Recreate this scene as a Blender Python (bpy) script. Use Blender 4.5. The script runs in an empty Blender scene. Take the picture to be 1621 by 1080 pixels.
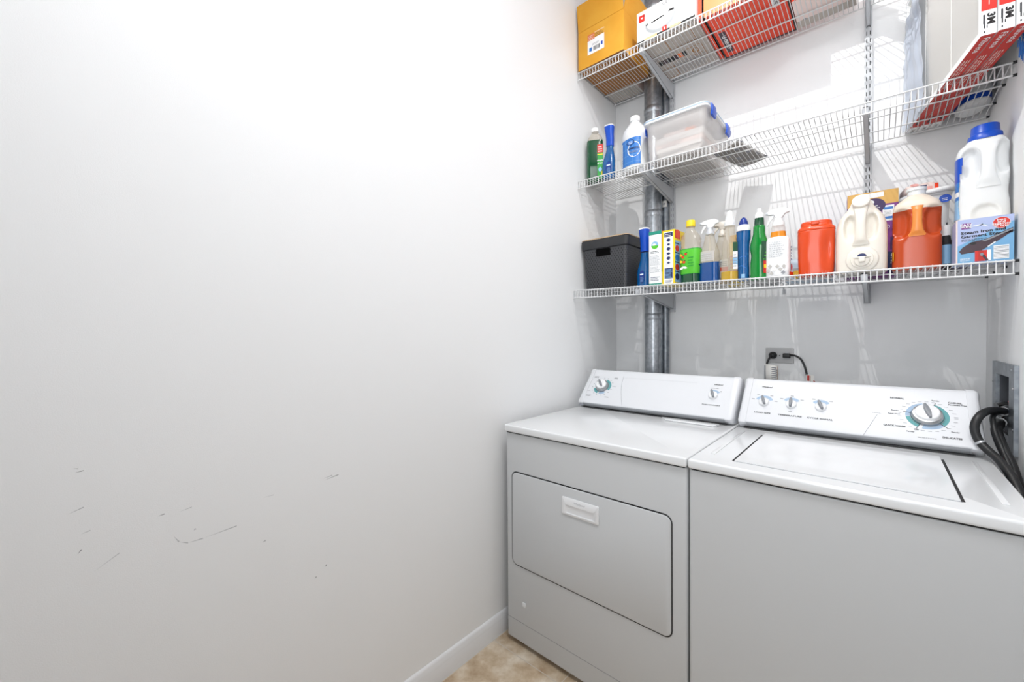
import bpy, bmesh, math, random
from mathutils import Vector, Matrix
random.seed(7)
S = bpy.context.scene
COL = S.collection

# ---------------------------------------------------------------- camera, world, lights, exposure
CX, CY, CZ = 1.2224, -1.2616, 1.2838
YAW, PITCH, ROLL, FPX = math.radians(41.7068), math.radians(-0.7387), math.radians(-0.3475), 652.9
def cam_basis():
    r = Vector((math.cos(YAW), math.sin(YAW), 0)); f0 = Vector((-math.sin(YAW), math.cos(YAW), 0)); u0 = Vector((0, 0, 1))
    fw = f0*math.cos(PITCH)+u0*math.sin(PITCH); up = -f0*math.sin(PITCH)+u0*math.cos(PITCH)
    X = r*math.cos(ROLL)+up*math.sin(ROLL); U = -(r*math.sin(ROLL)-up*math.cos(ROLL))
    return X, U, fw
_X, _U, _F = cam_basis()
cd = bpy.data.cameras.new('camera'); cam = bpy.data.objects.new('camera', cd); COL.objects.link(cam)
M = Matrix.Identity(4)
for i in range(3):
    M[i][0] = _X[i]; M[i][1] = _U[i]; M[i][2] = -_F[i]; M[i][3] = (CX, CY, CZ)[i]
cam.matrix_world = M
cd.sensor_fit = 'HORIZONTAL'; cd.sensor_width = 36; cd.lens = FPX/1621*36; cd.clip_start = .02
S.camera = cam
W_ = bpy.data.worlds.new('world'); S.world = W_; W_.use_nodes = True
W_.node_tree.nodes['Background'].inputs[0].default_value = (.93, .96, 1, 1)
W_.node_tree.nodes['Background'].inputs[1].default_value = .03
def light(name, kind, loc, energy, rot=(0, 0, 0), color=(1, 1, 1), **kw):
    d = bpy.data.lights.new(name, kind); d.energy = energy; d.color = color
    for k, v in kw.items(): setattr(d, k, v)
    o = bpy.data.objects.new(name, d); o.location = loc; o.rotation_euler = rot; COL.objects.link(o); return o
light('ceiling_bulb', 'SPOT', (.76, .10, 3.10), 43, rot=tuple(Vector((.33, .60, -.75)).to_track_quat('-Z', 'Y').to_euler()), color=(1, .985, .96), shadow_soft_size=.005, spot_size=math.radians(160), spot_blend=1.0)
light('overhead_fill', 'AREA', (1.22, -.9, 3.28), 24, shape='RECTANGLE', size=.5, size_y=.7, color=(.98, .99, 1))  # added soft fill from above, not a known fixture
light('front_fill', 'AREA', (1.1, -2.4, 1.8), 8.2, rot=(math.radians(90), 0, 0), shape='RECTANGLE', size=.8, size_y=2.0, color=(.96, .98, 1), spread=math.radians(95))  # added fill light from behind the camera
vs = S.view_settings; vs.view_transform = 'Standard'; vs.look = 'None'; vs.exposure = 0.07; vs.gamma = 1; vs.use_curve_mapping = False

# ---------------------------------------------------------------- materials
def lin(c):
    if isinstance(c, str): c = tuple(int(c[i:i+2], 16)/255 for i in (0, 2, 4))
    return tuple((x/12.92 if x <= .04045 else ((x+.055)/1.055)**2.4) for x in c)
MATS = {}
def mat(name, col, rough=.5, metal=0, spec=.5, bump=None, trans=0, sss=0, alpha=1, coat=0, vary=None, emit=0):
    """bump=(scale,strength); vary=(scale,amount,colour2); alpha<1: thin see-through plastic"""
    m = bpy.data.materials.new(name); m.use_nodes = True; MATS[name] = m
    nt = m.node_tree; b = nt.nodes['Principled BSDF']; c = lin(col)+(1,)
    b.inputs['Base Color'].default_value = c; b.inputs['Roughness'].default_value = rough
    b.inputs['Metallic'].default_value = metal; b.inputs['Specular IOR Level'].default_value = spec
    b.inputs['Coat Weight'].default_value = coat; b.inputs['Coat Roughness'].default_value = .08
    if trans: b.inputs['Transmission Weight'].default_value = trans
    if sss: b.inputs['Subsurface Weight'].default_value = sss; b.inputs['Subsurface Scale'].default_value = .02; b.inputs['Subsurface Radius'].default_value = (1, .8, .6)
    tc = nt.nodes.new('ShaderNodeTexCoord')
    if vary:
        n = nt.nodes.new('ShaderNodeTexNoise'); n.inputs['Scale'].default_value = vary[0]; n.inputs['Detail'].default_value = 5
        nt.links.new(tc.outputs['Object'], n.inputs['Vector'])
        r = nt.nodes.new('ShaderNodeValToRGB'); r.color_ramp.elements[0].position = .35; r.color_ramp.elements[1].position = .65
        r.color_ramp.elements[0].color = c; r.color_ramp.elements[1].color = lin(vary[1])+(1,)
        nt.links.new(n.outputs['Fac'], r.inputs['Fac']); nt.links.new(r.outputs['Color'], b.inputs['Base Color'])
    if bump:
        n = nt.nodes.new('ShaderNodeTexNoise'); n.inputs['Scale'].default_value = bump[0]; n.inputs['Detail'].default_value = 3
        nt.links.new(tc.outputs['Object'], n.inputs['Vector'])
        bn = nt.nodes.new('ShaderNodeBump'); bn.inputs['Strength'].default_value = bump[1]; bn.inputs['Distance'].default_value = .002
        nt.links.new(n.outputs['Fac'], bn.inputs['Height']); nt.links.new(bn.outputs['Normal'], b.inputs['Normal'])
    if alpha < 1:
        tr = nt.nodes.new('ShaderNodeBsdfTransparent'); tr.inputs[0].default_value = tuple(.55+.45*x for x in c[:3])+(1,)
        mx = nt.nodes.new('ShaderNodeMixShader'); mx.inputs[0].default_value = alpha
        nt.links.new(tr.outputs[0], mx.inputs[1]); nt.links.new(b.outputs[0], mx.inputs[2])
        nt.links.new(mx.outputs[0], nt.nodes['Material Output'].inputs['Surface'])
    return name
mat('wall_paint', 'eff0f1', .55, bump=(420, .10), spec=.3)
mat('ceiling_paint', 'f0f0ef', .8)
mat('trim_paint', 'e6e7e9', .35)
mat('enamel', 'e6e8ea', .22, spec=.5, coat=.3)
mat('enamel_shaded', 'c9cbcd', .38, spec=.4)  # same white enamel, darkened to put the fronts' shade into the colour
mat('console_white', 'dddfe3', .35)
mat('console_grey', 'c4c7cc', .4)
mat('seam_black', '1d1d1f', .7)
mat('wire_white', 'd9dadb', .35)
mat('steel_bracket', 'bfc2c6', .45, spec=.5)
mat('slot_black', '202225', .7)
mat('chrome', 'a9abad', .25, metal=1)
mat('knob_white', 'f1f2f4', .3)
mat('knob_grey', '85898f', .4)
mat('ink', '3a3d42', .6); mat('ink_soft', '8f9299', .6); mat('ink_black', '111214', .5); mat('ink_line', 'b9bcc0', .6)
mat('teal', '5fa3a6', .5); mat('paleblue', 'a3bbd4', .5)
mat('galv', '9da2a8', .33, metal=.92, vary=(60, 'b9bdc2'), bump=(140, .15))
mat('galv_dark', '7f858c', .4, metal=.9, vary=(45, '9aa0a6'))
mat('rubber_black', '17181a', .45)
mat('outlet_plate', 'b9b9ba', .4)
mat('card_yellow', 'dd9c2a', .8, vary=(9, 'e2a636'))
mat('card_brown', '9c6a38', .85); mat('card_edge', 'c9b48d', .8); mat('card_grey', 'b7afa7', .85); mat('card_dark', '55504c', .8)
mat('white_print', 'eef0f1', .45); mat('white', 'f2f3f4', .4); mat('offwhite', 'e4ddd2', .45)
mat('red', 'cf2a20', .5); mat('red_deep', 'b5261d', .5); mat('orange_print', 'e63a0a', .45); mat('orange_pale', 'dd7a44', .5)
mat('orange_plastic', 'd84300', .3, coat=.2); mat('blue', '0048b8', .35); mat('blue_deep', '0b2f86', .3); mat('blue_mid', '2f76c4', .4)
mat('blue_clear', '085a9a', .12, alpha=.88, coat=.4); mat('navy', '1c2a5c', .5); mat('sky', '8dbbe0', .45)
mat('green', '1e9a36', .35); mat('green_lime', '55c22e', .4); mat('green_dark', '0e4a2c', .15, coat=.4); mat('green_clear', '0d8a33', .12, alpha=.86, coat=.4)
mat('teal_green', '1f8f7a', .5)
mat('yellow', 'f1d21c', .45); mat('yellow_deep', 'e6b314', .4); mat('liquid_yellow', 'c9a43c', .1, alpha=.85); mat('liquid_orange', 'bb4618', .22, sss=.1)
mat('liquid_blue', '08478a', .12, coat=.4); mat('liquid_amber', 'e08a1c', .15); mat('handle_orange', 'e58b3f', .3)
mat('clear', 'e6dfd2', .12, alpha=.27, coat=.5); mat('frost', 'efeceb', .3, alpha=.40); mat('hdpe', 'ebe7df', .38, sss=.15); mat('hdpe_white', 'dfe1e2', .32, sss=.1); mat('cream', 'e9e3d8', .36, sss=.15)
mat('hdpe_natural', 'ddd0c0', .38, sss=.2)
mat('black_plastic', '26272a', .5, bump=(300, .1)); mat('tan_lid', 'b9a184', .6)
mat('purple', '7d2f86', .45); mat('purple_dark', '3a2558', .45); mat('wood_print', 'd7a95a', .55); mat('pink', 'e8a7a0', .6); mat('pink_pale', 'e7d3cd', .6)
mat('paper', 'e6e4e1', .7); mat('paper_grey', 'bdbab6', .75); mat('foil', 'c7cfda', .25, alpha=.6); mat('pleat', 'efeeeb', .9); mat('slot_hole', '050506', 1, spec=.1); mat('bowl_grey', 'a4a8ac', .5); mat('pack_blue', 'c3d3e2', .4); mat('pack_white', 'dcdbd8', .5); mat('pack_grey', 'aeb0b3', .5); mat('filter_blue', 'b4c6de', .5)
mat('box_blue', '6fa6cf', .45); mat('box_lilac', 'a9b6dc', .45); mat('iron_dark', '3b2430', .35); mat('flyer_grey', '8f8b87', .6); mat('skin_orange', 'ef7a3a', .5)
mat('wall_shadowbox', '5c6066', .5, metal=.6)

# basket: moulded plastic with rows of dark perforations
m = bpy.data.materials.new('basket_weave'); m.use_nodes = True; MATS['basket_weave'] = m
nt = m.node_tree; b = nt.nodes['Principled BSDF']; b.inputs['Roughness'].default_value = .48
tc = nt.nodes.new('ShaderNodeTexCoord'); sp = nt.nodes.new('ShaderNodeSeparateXYZ'); nt.links.new(tc.outputs['Object'], sp.inputs[0])
def mth(op, a, bb=None, nt=nt):
    n = nt.nodes.new('ShaderNodeMath'); n.operation = op
    for i, v in enumerate((a, bb)):
        if v is None: continue
        if isinstance(v, (int, float)): n.inputs[i].default_value = v
        else: nt.links.new(v, n.inputs[i])
    return n.outputs[0]
hxy = mth('ADD', sp.outputs[0], sp.outputs[1]); P_ = .015
u = mth('DIVIDE', hxy, P_); v = mth('DIVIDE', sp.outputs[2], P_*.75)
a1 = mth('ADD', mth('COSINE', mth('MULTIPLY', mth('ADD', u, mth('MULTIPLY', v, .5)), 6.283)), mth('COSINE', mth('MULTIPLY', mth('SUBTRACT', u, mth('MULTIPLY', v, .5)), 6.283)))
hole = mth('MULTIPLY', mth('GREATER_THAN', a1, .95), mth('MULTIPLY', mth('LESS_THAN', sp.outputs[2], .205), mth('GREATER_THAN', sp.outputs[2], .012)))
mx = nt.nodes.new('ShaderNodeMix'); mx.data_type = 'RGBA'; nt.links.new(hole, mx.inputs[0]); mx.inputs[6].default_value = lin('414246')+(1,); mx.inputs[7].default_value = lin('040405')+(1,)
nt.links.new(mx.outputs[2], b.inputs['Base Color'])

# floor: mottled beige tiles with thin grout
m = bpy.data.materials.new('floor_tile'); m.use_nodes = True; MATS['floor_tile'] = m
nt = m.node_tree; b = nt.nodes['Principled BSDF']; b.inputs['Roughness'].default_value = .5
tc = nt.nodes.new('ShaderNodeTexCoord')
mp = nt.nodes.new('ShaderNodeMapping'); nt.links.new(tc.outputs['Object'], mp.inputs[0]); mp.inputs['Location'].default_value = (-.015, .03, 0)
br = nt.nodes.new('ShaderNodeTexBrick'); br.offset = 0; br.inputs['Scale'].default_value = 1; br.inputs['Brick Width'].default_value = .335; br.inputs['Row Height'].default_value = .335
br.inputs['Mortar Size'].default_value = .0022; br.inputs['Mortar Smooth'].default_value = .3
br.inputs['Color1'].default_value = (1, 1, 1, 1); br.inputs['Color2'].default_value = (1, 1, 1, 1); br.inputs['Mortar'].default_value = (0, 0, 0, 1)
nt.links.new(mp.outputs[0], br.inputs['Vector'])
n = nt.nodes.new('ShaderNodeTexNoise'); n.inputs['Scale'].default_value = 9; n.inputs['Detail'].default_value = 8; n.inputs['Roughness'].default_value = .62; nt.links.new(tc.outputs['Object'], n.inputs['Vector'])
r = nt.nodes.new('ShaderNodeValToRGB'); e = r.color_ramp.elements; e[0].position = .33; e[0].color = lin('a58a6c')+(1,); e[1].position = .68; e[1].color = lin('e0d5c4')+(1,)
k = r.color_ramp.elements.new(.5); k.color = lin('c5b197')+(1,)
nt.links.new(n.outputs['Fac'], r.inputs['Fac'])
mx = nt.nodes.new('ShaderNodeMix'); mx.data_type = 'RGBA'; nt.links.new(br.outputs['Fac'], mx.inputs[0]); nt.links.new(r.outputs['Color'], mx.inputs[6]); mx.inputs[7].default_value = lin('cfc4b6')+(1,)
nt.links.new(mx.outputs[2], b.inputs['Base Color'])
bn = nt.nodes.new('ShaderNodeBump'); bn.inputs['Strength'].default_value = .4; bn.inputs['Distance'].default_value = .003; nt.links.new(br.outputs['Fac'], bn.inputs['Height']); bn.invert = True; nt.links.new(bn.outputs['Normal'], b.inputs['Normal'])

# ---------------------------------------------------------------- mesh building
def frame(o, ex, ey):
    ex = Vector(ex).normalized(); ey = Vector(ey).normalized(); ez = ex.cross(ey)
    F = Matrix.Identity(4)
    for i in range(3): F[i][0] = ex[i]; F[i][1] = ey[i]; F[i][2] = ez[i]; F[i][3] = o[i]
    return F
def sgnpow(v, p): return math.copysign(abs(v)**p, v)
class MB:
    def __init__(s): s.v = []; s.f = []; s.fm = []; s.sm = []; s.T = Matrix.Identity(4); s.w = None
    def pt(s, p):
        if s.w: p = s.w(*p)
        s.v.append(tuple(s.T @ Vector(p))); return len(s.v)-1
    def face(s, idx, m, smooth=False): s.f.append(tuple(idx)); s.fm.append(m); s.sm.append(smooth)
    def poly(s, pts, m, smooth=False): s.face([s.pt(p) for p in pts], m, smooth)
    def box(s, x0, x1, y0, y1, z0, z1, m, mm=None):
        """mm: dict face->material, faces: front(-y) back right left top bottom"""
        c = [(x0,y0,z0),(x1,y0,z0),(x1,y1,z0),(x0,y1,z0),(x0,y0,z1),(x1,y0,z1),(x1,y1,z1),(x0,y1,z1)]
        i = [s.pt(p) for p in c]; mm = mm or {}
        for nm, q in dict(bottom=(0,3,2,1), top=(4,5,6,7), front=(0,1,5,4), right=(1,2,6,5), back=(2,3,7,6), left=(3,0,4,7)).items():
            s.face([i[k] for k in q], mm.get(nm, m))
    def rings(s, rs, m, caps=(True, True), closed=True, smooth=True, mf=None):
        idx = [[s.pt(p) for p in r] for r in rs]; n = len(rs[0])
        for a in range(len(idx)-1):
            for k in range(n if closed else n-1):
                k2 = (k+1) % n
                mm = mf(a, k) if mf else m
                s.face((idx[a][k], idx[a][k2], idx[a+1][k2], idx[a+1][k]), mm, smooth)
        if caps[0]: s.face(idx[0][::-1], mf(0, 0) if mf else m)
        if caps[1]: s.face(idx[-1], mf(len(idx)-2, 0) if mf else m)
    def loft(s, secs, m, n=32, sub=1, disp=None, mf=None, caps=(True, True), e=2.0):
        """secs: (z, hx, hy[, cx, cy, exponent]) stacked along z"""
        S2 = [tuple(q)+(0, 0, e)[len(q)-3:] for q in secs]
        if sub > 1:
            out = []
            for i in range(len(S2)-1):
                p0 = S2[max(i-1, 0)]; p1 = S2[i]; p2 = S2[i+1]; p3 = S2[min(i+2, len(S2)-1)]
                for k in range(sub):
                    t = k/sub; v = []
                    for a in range(6):
                        m1 = (p2[a]-p0[a])/2 if (p2[a]-p1[a])*(p1[a]-p0[a]) > 0 else 0
                        m2 = (p3[a]-p1[a])/2 if (p3[a]-p2[a])*(p2[a]-p1[a]) > 0 else 0
                        m1 = max(-3*abs(p2[a]-p1[a]), min(3*abs(p2[a]-p1[a]), m1)); m2 = max(-3*abs(p2[a]-p1[a]), min(3*abs(p2[a]-p1[a]), m2))
                        if a == 0: m1 = m2 = p2[0]-p1[0]
                        v.append((2*t**3-3*t*t+1)*p1[a]+(t**3-2*t*t+t)*m1+(-2*t**3+3*t*t)*p2[a]+(t**3-t*t)*m2)
                    out.append(tuple(v))
            S2 = out+[S2[-1]]
        rs = []
        for z, hx, hy, cx, cy, ee in S2:
            r = []
            for k in range(n):
                a = 2*math.pi*(k+.5)/n; ca, sa = math.cos(a), math.sin(a)
                p = (cx+hx*sgnpow(ca, 2/ee), cy+hy*sgnpow(sa, 2/ee), z)
                r.append(disp(p) if disp else p)
            rs.append(r)
        s.rings(rs, m, caps, mf=(lambda a, k: mf((S2[a][0]+S2[a+1][0])/2, k/n)) if mf else None)
    def lathe(s, prof, m, n=28, axis='z', o=(0, 0, 0), mf=None, caps=(True, True)):
        rs = []
        for h, r in prof:
            q = []
            for k in range(n):
                a = 2*math.pi*k/n; c, d = r*math.cos(a), r*math.sin(a)
                p = {'z': (c, d, h), 'y': (c, -h, d), 'x': (h, c, d)}[axis]
                q.append((p[0]+o[0], p[1]+o[1], p[2]+o[2]))
            rs.append(q)
        s.rings(rs, m, caps, mf=mf)
    def tube(s, pts, r, m, n=8, caps=True, smooth=True):
        P = [Vector(p) for p in pts]; rs = []
        t = (P[1]-P[0]).normalized(); up = Vector((0, 0, 1)) if abs(t.z) < .9 else Vector((1, 0, 0))
        a = t.cross(up).normalized()
        for i, p in enumerate(P):
            t = ((P[min(i+1, len(P)-1)]-P[i]).normalized()+(P[i]-P[max(i-1, 0)]).normalized()).normalized()
            a = (a-t*a.dot(t)).normalized(); bb = t.cross(a)
            rr = r[i] if isinstance(r, (list, tuple)) else r
            rs.append([tuple(p+a*rr*math.cos(2*math.pi*k/n)+bb*rr*math.sin(2*math.pi*k/n)) for k in range(n)])
        s.rings(rs, m, (caps, caps), smooth=smooth)
    def prism(s, pts, w0, w1, m, axis='x', bev=0):
        """polygon pts (a,b) extruded along axis; x:(y,z) y:(x,z) z:(x,y)"""
        def mk(a, b_, w): return {'x': (w, a, b_), 'y': (a, w, b_), 'z': (a, b_, w)}[axis]
        if not bev:
            s.rings([[mk(a, c, w0) for a, c in pts], [mk(a, c, w1) for a, c in pts]], m, smooth=False); return
        cx = sum(p[0] for p in pts)/len(pts); cy = sum(p[1] for p in pts)/len(pts)
        n = len(pts); ins = []
        for i in range(n):
            p0, p1, p2 = Vector(pts[i-1]), Vector(pts[i]), Vector(pts[(i+1) % n])
            d1 = (p1-p0).normalized(); d2 = (p2-p1).normalized(); nn = Vector((-(d1+d2).y, (d1+d2).x))
            if nn.length < 1e-6: nn = Vector((0, 0))
            else: nn.normalize()
            ins.append(nn)
        ar = sum(pts[i-1][0]*pts[i][1]-pts[i][0]*pts[i-1][1] for i in range(n)); sg = 1 if ar > 0 else -1
        def off(d): return [(p[0]+sg*q.x*d, p[1]+sg*q.y*d) for p, q in zip(pts, ins)]
        h = bev*.3; dr = 1 if w1 > w0 else -1
        L = [(bev, w0), (h, w0+dr*h), (0, w0+dr*bev), (0, w1-dr*bev), (h, w1-dr*h), (bev, w1)]
        s.rings([[mk(a, c, w) for a, c in off(d)] for d, w in L], m, smooth=True)
    def rbox(s, x0, x1, y0, y1, z0, z1, m, b=.004, mf=None):
        """box with rounded edges all round"""
        n = 4; pts = []
        def ring(z, i):
            q = []
            for (cx, cy, a0) in ((x1-b, y1-b, 0), (x0+b, y1-b, 90), (x0+b, y0+b, 180), (x1-b, y0+b, 270)):
                for k in range(n+1):
                    a = math.radians(a0+90*k/n); q.append((cx+(b-i)*math.cos(a), cy+(b-i)*math.sin(a), z))
            return q
        rs = []
        for k in range(n+1):
            a = math.radians(90*k/n); rs.append(ring(z0+b-b*math.cos(a) if 0 else z0+b-b*math.sin(math.radians(90-90*k/n)), min(b-b*math.sin(a), b*.94)))
        for k in range(n+1):
            a = math.radians(90*k/n); rs.append(ring(z1-b+b*math.sin(a), min(b-b*math.cos(a), b*.94)))
        s.rings(rs, m)
    # --- flat print, in the current frame: x right, y up, z out of the surface
    def rect(s, x0, y0, x1, y1, m, z=.0004, nx=1):
        for k in range(nx):
            a = x0+(x1-x0)*k/nx; b_ = x0+(x1-x0)*(k+1)/nx
            s.poly([(a, y0, z), (b_, y0, z), (b_, y1, z), (a, y1, z)], m)
    def disc(s, cx, cy, rx, ry, m, z=.0004, n=24, a0=0, a1=360, r0=0):
        pts = [(cx+rx*math.cos(math.radians(a0+(a1-a0)*k/n)), cy+ry*math.sin(math.radians(a0+(a1-a0)*k/n)), z) for k in range(n+1)]
        if r0:
            inn = [(cx+r0*math.cos(math.radians(a0+(a1-a0)*k/n)), cy+r0*ry/rx*math.sin(math.radians(a0+(a1-a0)*k/n)), z) for k in range(n+1)]
            for k in range(n): s.poly([inn[k], pts[k], pts[k+1], inn[k+1]], m)
        elif a1-a0 >= 360: s.poly(pts[:-1], m)
        else: s.poly([(cx, cy, z)]+pts, m)
    def lines(s, x0, y0, x1, y1, rows, m, z=.0005, th=.4, rnd=None):
        rnd = rnd or random; h = (y1-y0)/rows
        for k in range(rows):
            yy = y1-(k+1)*h; x = x0; end = x1-(x1-x0)*rnd.random()*.25
            while x < end:
                l = (x1-x0)*(.05+.13*rnd.random()); s.rect(x, yy, min(x+l, end), yy+h*th, m, z); x += l+(x1-x0)*.03
    def text(s, t, x, y, size, m, z=.0006, align='CENTER', ang=0, sx=1, shear=0, bold=0):
        cu = bpy.data.curves.new('t', 'FONT'); cu.body = t; cu.size = size; cu.align_x = align; cu.align_y = 'CENTER'; cu.resolution_u = 2
        cu.shear = shear; cu.offset = bold*size
        o = bpy.data.objects.new('t', cu); COL.objects.link(o)
        me = bpy.data.meshes.new_from_object(o.evaluated_get(bpy.context.evaluated_depsgraph_get()))
        bpy.data.objects.remove(o); bpy.data.curves.remove(cu)
        ca, sa = math.cos(math.radians(ang)), math.sin(math.radians(ang)); base = len(s.v)
        for v in me.vertices:
            a, c = v.co.x*sx, v.co.y; s.pt((x+a*ca-c*sa, y+a*sa+c*ca, z))
        for p in me.polygons: s.face([base+i for i in p.vertices], m)
        bpy.data.meshes.remove(me)
    def build(s, name, parent=None, bevel=0):
        me = bpy.data.meshes.new(name); me.from_pydata(s.v, [], s.f)
        names = []
        for m in s.fm:
            if m not in names: names.append(m)
        for m in names: me.materials.append(MATS[m])
        me.polygons.foreach_set('material_index', [names.index(m) for m in s.fm])
        me.polygons.foreach_set('use_smooth', s.sm)
        bm = bmesh.new(); bm.from_mesh(me); bmesh.ops.remove_doubles(bm, verts=bm.verts, dist=1e-6)
        if not s.nofix: bmesh.ops.recalc_face_normals(bm, faces=bm.faces)
        bm.to_mesh(me); bm.free()
        me.update()
        o = bpy.data.objects.new(name, me); COL.objects.link(o)
        if parent: o.parent = parent
        if bevel:
            b = o.modifiers.new('bevel', 'BEVEL'); b.width = bevel; b.segments = 3; b.limit_method = 'ANGLE'; b.angle_limit = math.radians(40)
            me.polygons.foreach_set('use_smooth', [True]*len(me.polygons))
            try: me.set_sharp_from_angle(angle=math.radians(40))
            except Exception: pass
        else:
            try: me.set_sharp_from_angle(angle=math.radians(50))
            except Exception: pass
        return o
    nofix = False
def thing(name, label, cat, loc=(0, 0, 0), rz=0, group=None):
    o = bpy.data.objects.new(name, None); o.empty_display_size = .02; COL.objects.link(o)
    o.location = loc; o.rotation_euler = (0, 0, math.radians(rz)); o['label'] = label; o['category'] = cat
    if group: o['group'] = group
    return o
def tag(o, label, cat, group=None):
    o['label'] = label; o['category'] = cat
    if group: o['group'] = group
    return o
def struct(o): o['kind'] = 'structure'; return o
def plabel(o, t): o['label'] = t; return o
def smooth_path(pts, k=6):
    P = [Vector(p) for p in pts]; out = []
    for i in range(len(P)-1):
        a, b_, c, d = P[max(i-1, 0)], P[i], P[i+1], P[min(i+2, len(P)-1)]
        for j in range(k):
            t = j/k; out.append(.5*((2*b_)+(c-a)*t+(2*a-5*b_+4*c-d)*t*t+(3*b_-a-3*c+d)*t**3))
    return out+[P[-1]]
def cyl_warp(r, cx=0, cy=0, e=1):
    """(arc x, height, out) -> point on the front (-y) of a cylinder"""
    def w(x, y, z): return (cx+(r+z)*math.sin(x/r), cy-e*(r+z)*math.cos(x/r), y)
    return w
# ---------------------------------------------------------------- the room
YB, XR, YF, ZC = 1.088, 1.523, -2.6, 3.35
def slab(name, x0, x1, y0, y1, z0, z1, m, kind=True):
    b = MB(); b.box(x0, x1, y0, y1, z0, z1, m); return struct(b.build(name))
slab('floor', -.1, 1.9, YF, YB+.1, -.1, 0, 'floor_tile')
slab('ceiling', -.1, 1.9, YF, YB+.1, ZC, ZC+.1, 'ceiling_paint')
wl = slab('wall_left', -.1, 0, YF, YB+.1, 0, ZC, 'wall_paint')
slab('wall_back', 0, XR, YB, YB+.1, 0, ZC, 'wall_paint')
# right wall with the opening of the recessed outlet box
b = MB(); OY0, OY1, OZ0, OZ1 = .655, .845, .972, 1.150
b.box(XR, XR+.1, YF, OY0, 0, ZC, 'wall_paint'); b.box(XR, XR+.1, OY1, YB+.1, 0, ZC, 'wall_paint')
b.box(XR, XR+.1, OY0, OY1, 0, OZ0, 'wall_paint'); b.box(XR, XR+.1, OY0, OY1, OZ1, ZC, 'wall_paint')
b.nofix = True; struct(b.build('wall_right'))
# baseboard on the left wall: flat board with a moulded top
b = MB(); prof = [(.0, 0), (.013, 0), (.013, .058), (.0115, .062), (.012, .066), (.009, .072), (.0085, .080), (.005, .087), (.0, .090)]
b.prism([(p[0], p[1]) for p in prof], YF, YB-.001, 'trim_paint', axis='y'); struct(b.build('baseboard_left'))
# scuffs and pencil-thin scratches on the left wall
b = MB(); b.T = frame((.0003, 0, 0), (0, 1, 0), (0, 0, 1)); b.nofix = True
mat('scuff', '8d8e90', .7); mat('scuff_faint', 'c6c8ca', .7)
def stroke(pts, w, m):
    for (a, c), (d, e_) in zip(pts[:-1], pts[1:]):
        L = math.hypot(d-a, e_-c); nx, ny = -(e_-c)/L*w/2, (d-a)/L*w/2
        b.poly([(a, c, 0), (d-nx, e_-ny, 0), (d+nx, e_+ny, 0)] if w > 0 else [(a-nx, c-ny, 0), (d, e_, 0), (a+nx, c+ny, 0)], m)
for p, w, m_ in ([((-1.233, 1.019), (-1.226, 1.017)), .0015, 'scuff'], [((-1.231, 1.010), (-1.218, 1.0115)), .0018, 'scuff'],
    [((-.73, .866), (-.703, .869)), .0016, 'scuff'], [((-.727, .860), (-.684, .866)), .0022, 'scuff'], [((-.891, .857), (-.863, .857)), .0012, 'scuff_faint'],
    [((-1.242, .928), (-1.219, .936)), .0025, 'scuff_faint'], [((-1.103, .878), (-1.091, .880)), .002, 'scuff'], [((-1.065, .876), (-1.041, .880)), .0018, 'scuff_faint'],
    [((-1.225, .881), (-1.21, .885)), .0018, 'scuff_faint'], [((-1.229, .842), (-1.223, .850)), .0022, 'scuff'], [((-1.208, .795), (-1.167, .820)), .0016, 'scuff_faint'],
    [((-1.075, .822), (-1.066, .806), (-1.049, .797), (-1.02, .797), (-.95, .803)), .003, 'scuff_faint'], [((-1.038, .823), (-1.034, .826)), .005, 'scuff_faint'],
    [((-.892, .738), (-.884, .741)), .005, 'scuff_faint'], [((-.727, .603), (-.723, .608)), .004, 'scuff'], [((-.757, .582), (-.753, .585)), .004, 'scuff']):
    stroke(p, w, m_)
b.build('scuff_marks', wl)

# ---------------------------------------------------------------- wire shelves
XL0, XR0 = .004, XR-.003
SL = -.0185
SHELF = dict(low=(1.526, .605), mid=(2.118, .652), top=(2.698, .652))
def zs(which, x): return SHELF[which][0]+SL*x
YREAR = 1.062
def wire_shelf(which, label, cut=(.205, .352)):
    z0, yf = SHELF[which]
    t = thing('wire_shelf', label, 'shelf', (0, 0, 0), group=None)
    r = .0016; n = 92; b = MB()
    for i in range(n):
        x = XL0+.008+(XR0-XL0-.016)*i/(n-1); z = z0+SL*x-r
        yr = YREAR+.004 if not (cut[0] < x < cut[1]) else .958
        b.tube([(x, yr, z), (x, yf+.004, z), (x, yf+.0005, z-.004), (x, yf, z-.044)], r, 'wire_white', n=6)
    b.build('deck_wires', t)
    def rod(y, dz, gap=False, rr=.003):
        b = MB()
        segs = [(XL0, XR0)] if not gap else [(XL0, cut[0]), (cut[1], XR0)]
        for a, c in segs: b.tube([(a, y, z0+SL*a+dz), (c, y, z0+SL*c+dz)], rr, 'wire_white', n=8)
        b.build('rod', t)
    rod(yf, -.0062+.0015, rr=.0028); rod(yf-.0005, -.043, rr=.003); rod(yf+.15, -.0062, rr=.0028); rod(yf+.29 if which != 'low' else yf+.31, -.0062, rr=.0028); rod(YREAR, -.0062, True, rr=.003)
    for y, dz in ((yf, -.005), (yf, -.043), (yf+.15, -.006), (yf+.29 if which != 'low' else yf+.31, -.006), (YREAR, -.006)):
        b = MB(); b.lathe([(XR-.0085, .0042), (XR-.0005, .0042)], 'slot_black', n=12, axis='x', o=(0, y, z0+SL*XR+dz)); b.build('end_cap', t)
    return t
wire_shelf('low', 'lowest white wire shelf, holding the basket, spray bottles and jugs')
wire_shelf('mid', 'middle white wire shelf, holding the clear storage bin and the air filters')
wire_shelf('top', 'topmost white wire shelf, holding the cardboard boxes')

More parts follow.
